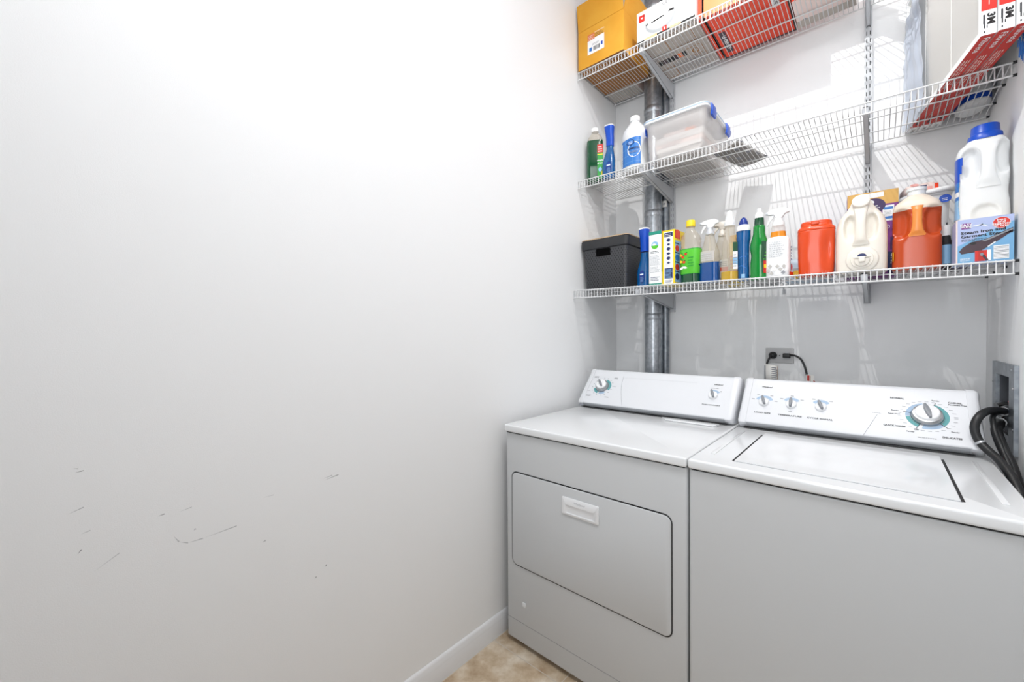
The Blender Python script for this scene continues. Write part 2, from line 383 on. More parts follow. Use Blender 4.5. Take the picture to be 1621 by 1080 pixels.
def standard(x, label):
    t = thing('shelf_standard', label, 'shelf rail', (x, YB, 0))
    b = MB(); z0, z1 = 1.412, ZC-.01; h = .0125; d = .016
    b.box(-h, h, -d, -d+.002, z0, z1, 'steel_bracket'); b.box(-h, -h+.002, -d+.002, -.0005, z0, z1, 'steel_bracket'); b.box(h-.002, h, -d+.002, -.0005, z0, z1, 'steel_bracket')
    b.nofix = True; b.build('channel', t)
    b = MB(); b.nofix = True; b.T = frame((0, -d-.0003, 0), (1, 0, 0), (0, 0, 1))
    z = z0+.02
    while z < z1:
        for sx in (-.0055, .0055): b.rect(sx-.0013, z, sx+.0013, z+.017, 'slot_black', 0)
        z += .032
    plabel(b.build('slots', t), 'two columns of black slots')
    return t
standard(.352, 'left slotted steel wall rail beside the metal vent pipe')
standard(1.182, 'right slotted steel wall rail behind the cream jug')
def bracket(x, which, label):
    z0, yf = SHELF[which]; z = zs(which, x)-.0125
    t = thing('shelf_bracket', label, 'bracket', (x, YB, z), group=None)
    y0 = yf+.016-YB; y1 = -.018
    b = MB(); th = .0018; w = .0075
    side = [(y1, 0), (y1, -.078), (y1-.012, -.078), (y0+.006, -.020), (y0, -.014), (y0, 0)]
    for s_ in (-1, 1): b.prism(side, s_*w, s_*(w-th), 'steel_bracket')
    e_ = [(y1-.012, -.078), (y0+.006, -.020), (y0, -.014), (y0, 0)]
    for p, q in zip(e_[:-1], e_[1:]): b.box_ = None; b.rings([[(-w, p[0], p[1]), (w, p[0], p[1]), (w, p[0], p[1]+th*1.1), (-w, p[0], p[1]+th*1.1)], [(-w, q[0], q[1]), (w, q[0], q[1]), (w, q[0], q[1]+th*1.1), (-w, q[0], q[1]+th*1.1)]], 'steel_bracket', smooth=False)
    b.nofix = True; b.build('arm', t)
    b = MB(); b.rbox(-.0095, .0095, y0-.006, y0+.02, -.027, -.002, 'console_grey', .004); b.build('nose_cap', t)
    b = MB(); b.lathe([(0, .003), (.003, .003)], 'chrome', n=10, axis='y', o=(0, y1+.001, -.07)); b.build('screw', t)
bracket(.352, 'low', 'left bracket under the lowest wire shelf, in front of the vent pipe')
bracket(.352, 'mid', 'left bracket under the middle wire shelf, right of the bleach bottle')
bracket(.352, 'top', 'left bracket under the top wire shelf, beside the yellow carton')
bracket(1.182, 'low', 'right bracket under the lowest wire shelf, below the cream jug')
bracket(1.182, 'mid', 'right bracket under the middle wire shelf, left of the filters')
bracket(1.182, 'top', 'right bracket under the top wire shelf, at the upper edge of the photo')
# small metal wall clip under the lowest shelf
b = MB(); b.tube([(.880, YB-.002, 1.492), (.880, 1.062, 1.503), (.884, 1.05, 1.512)], .003, 'steel_bracket'); b.box(.872, .888, YB-.004, YB-.0005, 1.478, 1.498, 'steel_bracket')
tag(b.build('wall_clip'), 'small metal clip on the back wall under the rear of the lowest shelf', 'clip')

# ---------------------------------------------------------------- vent pipes
t = thing('vent_pipe', 'round galvanized vent pipe rising behind the dryer in the corner', 'pipe', (.262, 1.030, 0))
b = MB(); b.lathe([(.02, .049), (ZC-.002, .049)], 'galv', n=40); b.build('pipe_body', t)
for z in (.80, 1.37, 1.95, 2.53, 3.1):
    b = MB(); b.lathe([(z, .0492), (z+.004, .0512), (z+.03, .0512), (z+.034, .0492)], 'galv', n=40, caps=(False, False)); b.build('joint_collar', t)
b = MB(); b.box(.046, .050, -.014, -.010, .03, ZC-.01, 'galv_dark'); b.build('seam', t)
t = thing('flue_pipe', 'thinner dull steel pipe running up beside the round vent pipe', 'pipe', (.318, 1.062, 0))
b = MB(); b.lathe([(.02, .0185), (ZC-.002, .0185)], 'galv_dark', n=24); b.build('pipe_body', t)
b = MB(); b.nofix = True; b.w = cyl_warp(.0192); b.rect(-.012, 2.0, .014, 2.035, 'paper', nx=4); b.disc(0, 2.017, .006, .006, 'ink_soft', .0008); b.build('sticker', t)

# ---------------------------------------------------------------- dryer and washer
T_, TLo, YTB = .914, .885, .575
def console(parent, x0, x1, ends=True):
    """sloping control console, profile in (y,z)"""
    def prof(g, i=0):
        pts = [(.578-g, .918), (.556-g, .940-g*.3), (.556-g+.0015, .946), (.687-g, 1.080+g), (.692-g*.5, 1.090+g), (.700, 1.0965+g), (.712, 1.097+g), (.745+g, 1.088+g), (.762+g, 1.06), (.765+g, .918)]
        return pts
    b = MB(); b.rings([[(x, y, z) for y, z in prof(0)] for x in (x0+.022, x1-.022)], 'console_white', smooth=False); 
    b.build('console_panel', parent, bevel=.003)
    for s_, xa in ((1, x0), (-1, x1)):
        b = MB(); rs = []
        for dx, g in ((.030, -.0006), (.030, .003), (.013, .003), (.006, .0005), (.002, -.005), (0, -.013)):
            rs.append([(xa+s_*dx, y if y > .6 or g > 0 else y-g*.6, z if z > 1 or g > 0 else z) for y, z in prof(g)])
        b.rings(rs, 'console_white'); b.build('end_cap', parent)
    b = MB(); b.box(x0+.023, x1-.023, .5570, .579, .919, .9195, 'seam_black'); 
    b.T = frame((0, .578, .918), (1, 0, 0), Vector((0, .556-.578, .940-.918)))
    b.rect(x0+.033, .001, x1-.033, .030, 'console_grey', -.0008 if False else .0006); b.nofix = True  # grey strip paints in the shade of the downward-facing lip
    b.build('console_lip', parent)
CU = Vector((0, .687-.5575, 1.080-.946)).normalized()
def cframe(x, z):
    """frame lying on the sloping console face at given x and height z"""
    t_ = (z-.946)/(1.080-.946); return frame((x, .5575+(.687-.5575)*t_, z), (1, 0, 0), CU)
def pointer_knob(parent, x, z, ang, r=.019, arc=None):
    t = bpy.data.objects.new('knob', None); COL.objects.link(t); t.parent = parent; t.matrix_local = cframe(x, z)
    b = MB(); b.lathe([(.0003, r), (.006, r), (.010, r*.96), (.012, r*.85)], 'knob_white', n=32); b.build('knob_body', t)
    b = MB(); c, s_ = math.cos(math.radians(ang)), math.sin(math.radians(ang)); b.T = Matrix.Rotation(math.radians(ang-90), 4, 'Z')
    L = r*1.08; w = r*.27
    pts = [(w*.8, -L*.9), (w*1.1, 0), (w*.9, L*.75), (w*.3, L), (-w*.3, L), (-w*.9, L*.75), (-w*1.1, 0), (-w*.8, -L*.9), (0, -L*1.0)]
    b.prism(pts, .010, .024, 'knob_grey', axis='z', bev=.002); plabel(b.build('pointer', t), 'grey pointer grip')
    return t
def whirl_logo(b, sx=1):
    b.text('Whirlpool', 0, 0, .0085*sx, 'ink_black', shear=.35, bold=.03); b.disc(-.001*sx, -.002*sx, .014*sx, .0055*sx, 'ink', .0005, a0=195, a1=285, n=12, r0=.0136*sx)

# --- dryer
dx, dr = .050, .792
dry = thing('dryer', 'white clothes dryer with a front door, left of the washer in the corner', 'dryer', (0, 0, 0))
b = MB(); b.rbox(dx+.002, dr-.001, .012, .70, .020, TLo-.002, 'enamel_shaded', .008); b.build('cabinet', dry)
b = MB(); b.rbox(dx, dr, 0, .700, TLo, T_, 'enamel', .006); b.build('top_panel', dry)
b = MB(); b.box(dx+.008, dr-.008, .008, .69, TLo-.004, TLo+.002, 'seam_black'); b.build('top_seam', dry)
b = MB(); b.nofix = True; b.T = frame((0, .0118, 0), (1, 0, 0), (0, 0, 1)); b.rect(dx+.006, .1045, dr-.006, .1065, 'ink_soft', .0002); b.build('toe_crease', dry)
def rrect(x0, x1, z0, z1, r, n=6):
    q = []
    for cx, cz, a0 in ((x1-r, z1-r, 0), (x0+r, z1-r, 90), (x0+r, z0+r, 180), (x1-r, z0+r, 270)):
        for k in range(n+1):
            a = math.radians(a0+90*k/n); q.append((cx+r*math.cos(a), cz+r*math.sin(a)))
    return q
DX0, DX1, DZ0, DZ1 = .087, .744, .340, .720
b = MB(); b.prism(rrect(DX0-.0045, DX1+.0035, DZ0-.0042, DZ1+.0045, .027), .0106, .0150, 'seam_black', axis='y'); b.build('door_gap', dry)
door = MB(); door.prism(rrect(DX0, DX1, DZ0, DZ1, .023), .0070, .0145, 'enamel_shaded', axis='y', bev=.003)
dobj = door.build('door', dry)
# recessed pull: frame with a sunken pocket
b = MB(); hx0, hx1, hz0, hz1 = .339, .494, .619, .684; ix0, ix1, iz0, iz1 = .356, .477, .627, .657; yo = .0025; yi = .0064
ro = rrect(hx0, hx1, hz0, hz1, .004, 3); 
b.rings([[(x, .0068, z) for x, z in ro], [(x, yo+.001, z) for x, z in ro], [(x, yo, z) for x, z in rrect(hx0+.001, hx1-.001, hz0+.001, hz1-.001, .004, 3)],
         [(x, yo, z) for x, z in rrect(ix0, ix1, iz0, iz1, .002, 3)], [(x, yi, z) for x, z in rrect(ix0+.004, ix1-.004, iz0+.001, iz1-.001, .002, 3)]], 'trim_paint', caps=(False, True), smooth=False)
b.nofix = True; ho = b.build('handle', dobj)
b = MB(); b.nofix = True; b.T = frame((0, yo, 0), (1, 0, 0), (0, 0, 1)); b.text('Whirlpool', .415, .671, .011, 'ink_line', shear=.2, z=.0004); b.build('lettering', dobj)
b = MB(); b.nofix = True; mat('pocket_shade', '8f9092', .5)  # grey that paints the shade in the upper part of the pocket
b.rings([[(x, yo-.0001, z) for x, z in rrect(ix0, ix1, iz0+.010, iz1, .002, 3)], [(x, yo-.0003, z) for x, z in rrect(ix0+.010, ix1-.010, iz0+.010, iz1-.001, .002, 3)]], 'pocket_shade', caps=(False, True), smooth=False)
# badge, lint lid
b = MB(); b.prism(rrect(.138, .155, .177, .195, .0015, 2), .0085, .0123, 'enamel', axis='y', bev=.001); plabel(b.build('badge', dry), 'small square plug on the lower front')
b = MB(); b.T = frame((.0, 0, T_), (1, 0, 0), (0, 1, 0))
b.prism([(.535, .500), (.730, .500), (.735, .553), (.665, .553), (.655, .5595), (.555, .5595), (.545, .552), (.500, .552)], .0002, .0042, 'enamel', axis='z', bev=.0012); b.build('lint_screen_lid', dry)
b = MB(); b.nofix = True; b.T = frame((0, 0, T_), (1, 0, 0), (0, 1, 0)); b.rect(.532, .4965, .722, .4985, 'ink_soft'); b.poly([(.736, .505, .0004), (.739, .505, .0004), (.746, .55, .0004), (.744, .55, .0004)], 'ink'); b.build('lint_lid_seam', dry)
console(dry, dx+.004, dr-.006)
# printed dial
b = MB(); b.nofix = True; b.T = cframe(.160, 1.019)
b.disc(0, 0, .047, .047, 'teal', a0=-25, a1=75, r0=.036); b.disc(0, 0, .047, .047, 'teal', a0=200, a1=250, r0=.036)
b.disc(0, 0, .046, .046, 'paleblue', a0=130, a1=170, r0=.036); b.disc(0, 0, .046, .046, 'paleblue', a0=262, a1=305, r0=.036)
for k in range(16):
    a = math.radians(k*22.5+8); b.rect(.055*math.cos(a)-.003, .055*math.sin(a)-.0009, .055*math.cos(a)+.003, .055*math.sin(a)+.0009, 'ink')
b.lines(-.070, .055, -.040, .066, 2, 'ink'); b.lines(.046, .055, .070, .066, 2, 'ink'); b.lines(-.072, -.066, -.040, -.056, 2, 'ink'); b.lines(.035, -.064, .065, -.058, 1, 'ink'); b.lines(-.078, -.034, -.052, -.030, 1, 'ink_soft'); b.lines(.058, .004, .078, .008, 1, 'ink_soft')
b.build('dial_marking', dry)
b = MB(); b.nofix = True; b.T = cframe(.691, 1.021)
b.disc(0, 0, .030, .030, 'paleblue', a0=40, a1=110, r0=.020); b.rect(.024, .022, .028, .026, 'ink'); b.lines(-.018, .039, .022, .043, 1, 'ink')
b.text('PUSH TO START', 0, -.050, .0078, 'ink', sx=1.25, bold=.03)
b.build('dial_marking', dry)
b = MB(); b.nofix = True; b.T = cframe(.700, 1.064); whirl_logo(b); b.build('logo', dry)
b = MB(); b.nofix = True; b.T = cframe(.252, 1.075)
for k in range(14):
    f0 = k/14; f1 = (k+1)/14; g = lambda f: (.000+.020*f**1.2*1.0+.045*max(0, f-.25)**1.4, -.180*f)
    (xa, ya), (xb, yb) = g(f0), g(f1); b.poly([(xa, ya, .0004), (xa+.0012, ya, .0004), (xb+.0012, yb, .0004), (xb, yb, .0004)], 'ink_soft')
b.rect(0, -.012, .36, -.0112, 'ink_line')
b.build('panel_line', dry)
def timer_knob(parent, x, z, ang, r):
    t = bpy.data.objects.new('timer_knob', None); COL.objects.link(t); t.parent = parent; t.matrix_local = cframe(x, z)
    b = MB(); b.lathe([(.0003, r), (.004, r*1.02), (.010, r*.97), (.018, r*.88), (.019, r*.78)], 'chrome', n=40); plabel(b.build('dial_skirt', t), 'brushed metal skirt')
    b = MB(); b.lathe([(.0185, r*.77), (.026, r*.74), (.028, r*.66)], 'knob_white', n=40); b.build('knob_body', t)
    b = MB(); b.T = Matrix.Rotation(math.radians(ang-90), 4, 'Z'); L = r*.68; w = r*.17
    b.prism([(w*.4, -L), (w, -L*.3), (w, L*.4), (w*.4, L), (-w*.4, L), (-w, L*.4), (-w, -L*.3), (-w*.4, -L)], .027, .037, 'knob_grey', axis='z', bev=.002); plabel(b.build('pointer', t), 'grey pointer grip')
timer_knob(dry, .160, 1.019, 128, .035)
pointer_knob(dry, .691, 1.021, 112, .0185)
b = MB(); b.nofix = True; b.T = frame((dx+.014, .556, .925), (1, 0, 0), (0, 0, 1)); b.rect(.004, 0, .030, .009, 'ink_soft', .004); b.build('rating_mark', dry)
for fx in (.10, .74):
    for fy in (.06, .64):
        b = MB(); b.lathe([(0, .018), (.006, .018), (.01, .010), (.022, .010)], 'rubber_black', n=16, o=(fx, fy, 0)); b.build('foot', dry)

# --- washer
w0, w1 = .7955, 1.468
wsh = thing('washing_machine', 'white top-loading washing machine right of the dryer', 'washing machine', (0, 0, 0))
def dent(p):
    x, y, z = p
    for (cx, cz, r, d) in ((.852, .826, .016, .004), (.955, .815, .030, .0035)):
        q = ((x-cx)**2+(z-cz)**2)/r**2
        y -= d*.35*math.exp(-q*1.6)*(1-2.2*q*0)
    return (x, y, z)
b = MB(); b.rbox(w0+.001, w1-.002, .0115, .70, .020, TLo-.002, 'enamel_shaded', .009); b.build('cabinet', wsh)
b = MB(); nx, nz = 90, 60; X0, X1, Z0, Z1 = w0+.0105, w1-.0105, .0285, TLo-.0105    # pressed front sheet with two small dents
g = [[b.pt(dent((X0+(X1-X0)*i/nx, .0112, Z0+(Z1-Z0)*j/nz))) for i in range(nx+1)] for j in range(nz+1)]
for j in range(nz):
    for i in range(nx): b.face((g[j][i], g[j][i+1], g[j+1][i+1], g[j+1][i]), 'enamel_shaded', True)
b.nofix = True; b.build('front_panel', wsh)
b = MB(); b.rbox(w0, w1, 0, .700, TLo, T_-.0005, 'enamel', .007); b.build('top_panel', wsh)
b = MB(); b.box(w0+.008, w1-.008, .008, .69, TLo-.004, TLo+.002, 'seam_black'); b.build('top_seam', wsh)
# lid with dark side gaps and a shallow dish
LX0, LX1, LY0, LY1 = .905, 1.360, .062, .500
b = MB(); b.box(LX0-.004, LX0+.004, LY0+.002, LY1-.03, T_-.001, T_+.0002, 'seam_black'); b.box(LX1-.004, LX1+.004, LY0+.002, LY1-.03, T_-.001, T_+.0002, 'seam_black'); b.box(LX0, LX1, LY0-.0012, LY0, T_-.001, T_+.0002, 'ink_soft'); b.build('lid_gap', wsh)
b = MB(); nx, ny = 60, 40
def lidz(u, v):
    e_ = min(u, 1-u, v*1.0, 1-v); e_ = min(1, max(0, e_)/.16); e_ = e_*e_*(3-2*e_)
    return T_+.0022-.0042*e_*0+.0016*e_-.0035*math.exp(-((v-.5)/.16)**2)*e_
g = [[b.pt((LX0+.003+(LX1-LX0-.006)*i/nx, LY0+(LY1-LY0)*j/ny, lidz(i/nx, j/ny))) for i in range(nx+1)] for j in range(ny+1)]
for j in range(ny):
    for i in range(nx): b.face((g[j][i], g[j][i+1], g[j+1][i+1], g[j+1][i]), 'enamel', True)
q = [g[0][i] for i in range(nx+1)]; base = [b.pt((LX0+.003+(LX1-LX0-.006)*i/nx, LY0, T_-.001)) for i in range(nx+1)]
for i in range(nx): b.face((base[i], base[i+1], q[i+1], q[i]), 'enamel')
b.nofix = True; b.build('lid', wsh)
# raised ribs either side of the lid
for xa in (.838, 1.427):
    b = MB(); b.T = frame((xa, 0, T_-.0006), (1, 0, 0), (0, 1, 0)); b.prism([(-.006, .10), (.006, .10), (.004, .50), (-.004, .50)], 0, .0022, 'enamel', axis='z', bev=.0010); b.build('top_rib', wsh)
console(wsh, w0+.004, w1-.008)
for x, s_ in ((.881, 'LOAD SIZE'), (.971, 'TEMPERATURE'), (1.062, 'CYCLE SIGNAL')):
    b = MB(); b.nofix = True; b.T = cframe(x, 1.015)
    a0, a1 = (20, 160) if s_ == 'LOAD SIZE' else (35, 145)
    b.disc(0, 0, .031, .031, 'paleblue', a0=a0, a1=a1, r0=.020)
    for a in ((10, 55, 125, 165) if s_ == 'LOAD SIZE' else (35, 90, 145) if s_[0] == 'T' else (45, 125)):
        ca, sa = math.cos(math.radians(a)), math.sin(math.radians(a)); b.rect(.040*ca-.005, .039*sa-.001, .040*ca+.005, .039*sa+.001, 'ink')
    if s_[0] == 'T': b.lines(-.006, -.036, .007, -.030, 2, 'ink')
    b.text(s_, 0, -.054 if s_ != 'LOAD SIZE' else -.053, .0085, 'ink', sx=1.35, bold=.03)
    b.build('dial_marking', wsh)
b = MB(); b.nofix = True; b.T = cframe(.882, 1.068); whirl_logo(b); b.build('logo', wsh)
b = MB(); b.nofix = True; b.T = cframe(1.338, 1.015)
b.disc(0, 0, .051, .051, 'teal', a0=-40, a1=68, r0=.040); b.disc(0, 0, .051, .051, 'teal', a0=188, a1=243, r0=.040)
b.disc(0, 0, .051, .051, 'paleblue', a0=100, a1=185, r0=.040); b.disc(0, 0, .051, .051, 'paleblue', a0=255, a1=317, r0=.040)
for a in (68, 168, 243, 318): 
    ca, sa = math.cos(math.radians(a)), math.sin(math.radians(a)); b.poly([(ca*.038-sa*.0008, sa*.038+ca*.0008, .0006), (ca*.038+sa*.0008, sa*.038-ca*.0008, .0006), (ca*.058+sa*.0008, sa*.058-ca*.0008, .0006), (ca*.058-sa*.0008, sa*.058+ca*.0008, .0006)], 'ink_black')
for k in range(26):
    a = math.radians(k*14.2+4); rr = .058; b.rect(rr*math.cos(a)*1.12-.0045, rr*math.sin(a)-.0007, rr*math.cos(a)*1.12+.0045, rr*math.sin(a)+.0007, 'ink_soft')
for s_, x, y, al in (('NORMAL', -.070, .064, 'CENTER'), ('CASUAL', .050, .060, 'LEFT'), ('Permanent Press', .050, .052, 'LEFT'), ('QUICK WASH', -.078, -.050, 'CENTER'), ('DELICATES', .052, -.075, 'CENTER')):
    b.text(s_, x, y, .0085 if s_[1].isupper() else .006, 'ink_black', align=al, bold=.035)
for s_, x, y in (('Regular', .022, .064), ('Regular', -.076, .013), ('Super Wash', -.078, -.001), ('Regular', -.040, -.066), ('Regular', .060, -.052), ('OFF', -.026, -.057)): b.text(s_, x, y, .006, 'ink', bold=.03)
b.lines(-.024, -.085, .022, -.081, 1, 'ink'); b.build('dial_marking', wsh)
b = MB(); b.nofix = True; b.T = cframe(1.217, 1.007); b.lines(-.012, .006, .014, .010, 1, 'ink_soft'); 
b.poly([(0, 0, .0004), (.0012, 0, .0004), (-.034, -.092, .0004), (-.0352, -.092, .0004)], 'ink_soft')
b.build('panel_line', wsh)
for x, a in ((.881, 108), (.971, 90), (1.062, 112)): pointer_knob(wsh, x, 1.013, a, .0175)
timer_knob(wsh, 1.338, 1.015, 103, .039)
for fx in (.85, 1.41):
    for fy in (.06, .64):
        b = MB(); b.lathe([(0, .018), (.006, .018), (.01, .010), (.022, .010)], 'rubber_black', n=16, o=(fx, fy, 0)); b.build('foot', wsh)

# ---------------------------------------------------------------- recessed outlet box, hoses
t = thing('washer_outlet_box', 'grey metal wall box with valves on the right wall above the washer', 'outlet box', (XR, 0, 0))
b = MB(); fy0, fy1, fz0, fz1 = .591, .897, .925, 1.188; b.nofix = True
for a in ((-.010, -.0005, fy0, OY0, fz0, fz1), (-.010, -.0005, OY1, fy1, fz0, fz1), (-.010, -.0005, OY0, OY1, fz0, OZ0), (-.010, -.0005, OY0, OY1, OZ1, fz1)): b.box(*a, 'galv_dark')
b.build('box_frame', t)
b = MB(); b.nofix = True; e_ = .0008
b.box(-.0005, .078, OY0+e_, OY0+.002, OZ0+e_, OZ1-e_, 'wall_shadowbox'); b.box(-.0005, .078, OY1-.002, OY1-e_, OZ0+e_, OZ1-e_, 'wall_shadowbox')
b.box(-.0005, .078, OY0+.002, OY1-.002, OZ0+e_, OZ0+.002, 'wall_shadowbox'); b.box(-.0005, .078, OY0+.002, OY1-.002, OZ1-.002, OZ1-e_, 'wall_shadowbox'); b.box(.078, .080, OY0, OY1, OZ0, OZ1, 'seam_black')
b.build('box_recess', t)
for y, z in ((.60, 1.12), (.60, 1.0), (.885, 1.12), (.62, 1.175)):
    b = MB(); b.lathe([(-.012, .003), (-.0095, .0045)], 'chrome', n=10, axis='x', o=(0, y, z)); b.build('screw', t)
for y in (.70, .79):
    b = MB(); b.tube([(.05, y, 1.05), (-.004, y, 1.05), (-.016, y-.006, 1.045)], .011, 'chrome', n=12); b.lathe([(.01, .014), (.02, .014)], 'blue_mid' if y < .75 else 'red', n=12, axis='x', o=(0, y, 1.05)); b.build('valve', t)
def hose(label, pts, r, cat='hose', name='water_hose', band=None):
    t = thing(name, label, cat, pts[0]); o = Vector(pts[0]); b = MB(); b.tube([p-o for p in smooth_path(pts)], r, 'rubber_black', n=14); b.build('tubing', t)
    if band:
        p = smooth_path(pts); i = int(len(p)*band); q = [p[i]-o, p[i+1]-o]; b = MB(); b.tube(q, r*1.12, 'foil_band', n=14); b.build('band', t)
    b = MB(); b.tube([Vector(pts[0])-o+(Vector(pts[1])-Vector(pts[0]))*-.02, (Vector(pts[1])-Vector(pts[0]))*.45], r*1.3, 'chrome', n=14); b.build('coupling', t)
    return t
mat('foil_band', 'b9bcc0', .3, metal=.7)
hose('black water hose looping over the end of the washer console', [(1.512, .69, 1.040), (1.500, .655, 1.047), (1.470, .615, 1.050), (1.446, .580, 1.036), (1.434, .563, 1.004), (1.441, .552, .968), (1.458, .532, .944), (1.475, .500, .925), (1.490, .450, .893), (1.498, .400, .850), (1.499, .38, .78)], .0105, band=.52)
hose('black drain hose dropping straight from the wall box behind the looped hose', [(1.507, .74, 1.005), (1.497, .67, 1.002), (1.486, .625, .998), (1.484, .603, .985), (1.489, .575, .955), (1.4995, .53, .912), (1.506, .47, .85), (1.507, .43, .78)], .0125)
hose('thin black hose crossing behind the looped hose beside the console end', [(1.509, .705, 1.030), (1.492, .66, 1.038), (1.478, .625, 1.032), (1.476, .600, 1.010), (1.478, .580, .985), (1.487, .560, .950), (1.498, .50, .890), (1.510, .47, .80)], .0065)

# ---------------------------------------------------------------- power outlet, plugs, cords with tags
t = thing('power_outlet', 'grey double outlet plate on the back wall behind the machines', 'outlet', (.862, YB, 1.180))
b = MB(); b.rbox(-.058, .058, -.006, -.0003, -.037, .037, 'outlet_plate', .0025); b.build('cover_plate', t)
b = MB(); b.T = frame((0, -.006, 0), (1, 0, 0), (0, 0, 1)); b.nofix = True; b.disc(-.026, 0, .017, .017, 'console_grey'); b.disc(.030, .0, .015, .015, 'console_grey'); b.disc(.001, 0, .003, .003, 'ink', .0006); b.build('sockets', t)
def cord(machine, label, plugx, r, pts, tagpts, tagcol):
    t = bpy.data.objects.new('power_cord', None); COL.objects.link(t); t.parent = machine; t.location = (plugx, YB-.006, 1.181); t['label'] = label; o = Vector((plugx, YB-.006, 1.181))
    b = MB()
    if r > .012: b.lathe([(.0005, r), (.012, r), (.020, r*.7), (.024, r*.5)], 'rubber_black', n=20, axis='y')
    else: b.rbox(-.014, .016, -.024, -.0005, -.011, .011, 'rubber_black', .004)
    b.build('plug', t)
    b = MB(); b.tube([p-o for p in smooth_path(pts)], .0045, 'rubber_black', n=10); b.build('cable', t)
    return t
mat('tag_white', 'e8e6e2', .6)
cord(dry, 'black cord with round plug in the left socket, white tag wrapped on it', .836, .017, [(.836, 1.062, 1.181), (.828, 1.053, 1.172), (.819, 1.045, 1.150), (.815, 1.04, 1.12), (.822, 1.03, 1.06), (.83, 1.0, .96), (.83, .95, .90)], None, None)
cord(wsh, 'black cord with flat plug in the right socket, arcing down to the right', .892, .010, [(.904, 1.066, 1.183), (.925, 1.060, 1.183), (.950, 1.05, 1.168), (.966, 1.045, 1.135), (.976, 1.04, 1.095), (.99, 1.03, 1.05), (1.0, 1.0, .95)], None, None)
t = thing('warning_tag', 'white printed warning tag curled round the left cord', 'tag', (.838, 1.03, 1.04))
b = MB(); rs = []
b.nofix = True
def wt(x, y, z): return (-.002+(.026+z)*math.sin(x/.026)*1.0, -(.012+z)*math.cos(x/.026)+.0, y+x*-.12)
b.w = wt; b.rect(-.042, 0, .042, .098, 'tag_white', 0, nx=12)
for k in range(9): b.rect(.004, .012+k*.009, .004+.03*(.6+.4*random.random()), .016+k*.009, 'ink_soft', .0008, nx=3)
b.rect(-.038, .02, -.024, .09, 'ink_soft', .0008, nx=2); b.rect(.0375, 0, .041, .095, 'card_brown', .0008)
sm = b.build('tag_sheet', t); sm.modifiers.new('solid', 'SOLIDIFY').thickness = .0006
t = thing('warning_tag', 'small red and white tag hanging on the right cord', 'tag', (.995, 1.018, 1.05))
b = MB(); b.T = frame((-.016, 0, 0), (1, 0, -.12), (0, .1, 1)); b.box(-.004, .024, 0, .050, -.0006, 0, 'tag_white'); b.rect(-.001, .022, .008, .047, 'red_deep'); b.rect(.010, .004, .012, .046, 'card_brown'); b.build('tag_sheet', t)
b = MB(); b.T = frame((.004, -.003, -.006), (1, 0, .9), (-.9, 0, 1)); b.box(-.006, .026, -.004, .022, -.0006, 0, 'tag_white'); b.rect(-.004, -.002, .024, .001, 'card_brown'); b.rect(.020, -.002, .024, .020, 'red_deep'); b.build('tag_flap', t)

# ---------------------------------------------------------------- generic containers
def box_item(name, label, cat, x, y, z, w, d, h, rz, mats, deco=None, group=None, parts=None):
    """carton: origin at the centre of its base; deco(face)->draws in that face's frame"""
    t = thing(name, label, cat, (x, y, z), rz, group)
    b = MB(); b.box(-w/2, w/2, -d/2, d/2, 0, h, mats['all'], mats); b.build('carton', t, bevel=.0012)
    FR = dict(front=(frame((-w/2, -d/2, 0), (1, 0, 0), (0, 0, 1)), w, h), right=(frame((w/2, -d/2, 0), (0, 1, 0), (0, 0, 1)), d, h),
              left=(frame((-w/2, d/2, 0), (0, -1, 0), (0, 0, 1)), d, h), bottom=(frame((-w/2, d/2, 0), (1, 0, 0), (0, -1, 0)), w, d), top=(frame((-w/2, -d/2, h), (1, 0, 0), (0, 1, 0)), w, d))
    for nm, fn in (deco or {}).items():
        F, a, c = FR[nm]; b = MB(); b.nofix = True; b.T = F; fn(b, a, c); b.build('printed_panel', t)
    return t
def trigger_head(parent, z, col, r=.016, s=1.0, rz=0, neck='console_grey', collar=None):
    h = bpy.data.objects.new('trigger_head', None); COL.objects.link(h); h.parent = parent; h.location = (0, 0, z); h.rotation_euler = (0, 0, math.radians(rz))
    b = MB(); b.lathe([(0, r), (.014*s, r*.97), (.018*s, r*.7), (.034*s, r*.62)], collar or col, n=24); b.build('collar', h)
    b = MB(); P = [(-.034, .046), (-.036, .054), (-.030, .060), (-.010, .066), (.018, .068), (.034, .060), (.036, .050), (.022, .045), (.012, .030), (-.010, .030), (-.014, .044)]
    b.prism([(a*s, c*s) for a, c in P], -.011*s, .011*s, col, axis='y', bev=.003*s); b.build('shroud', h)
    b = MB(); P = [(-.012, .044), (-.024, .043), (-.034, .022), (-.038, .006), (-.034, .004), (-.027, .020), (-.016, .034)]
    b.prism([(a*s, c*s) for a, c in P], -.005*s, .005*s, col, axis='y', bev=.0015*s); b.build('trigger', h)
    b = MB(); b.lathe([(-.041*s, .006*s), (-.034*s, .007*s)], neck, n=12, axis='x', o=(0, 0, .053*s)); b.build('nozzle', h)
    return h
def bottle_thing(name, label, cat, x, y, z, rz=0, group=None): return thing(name, label, cat, (x, y, z), rz, group)
def part(t, name, fn, **k):
    b = MB(); fn(b); o = b.build(name, t)
    return o
Zl = lambda x: zs('low', x)+.0003
Zm = lambda x: zs('mid', x)+.0003
Zt = lambda x: zs('top', x)+.0003

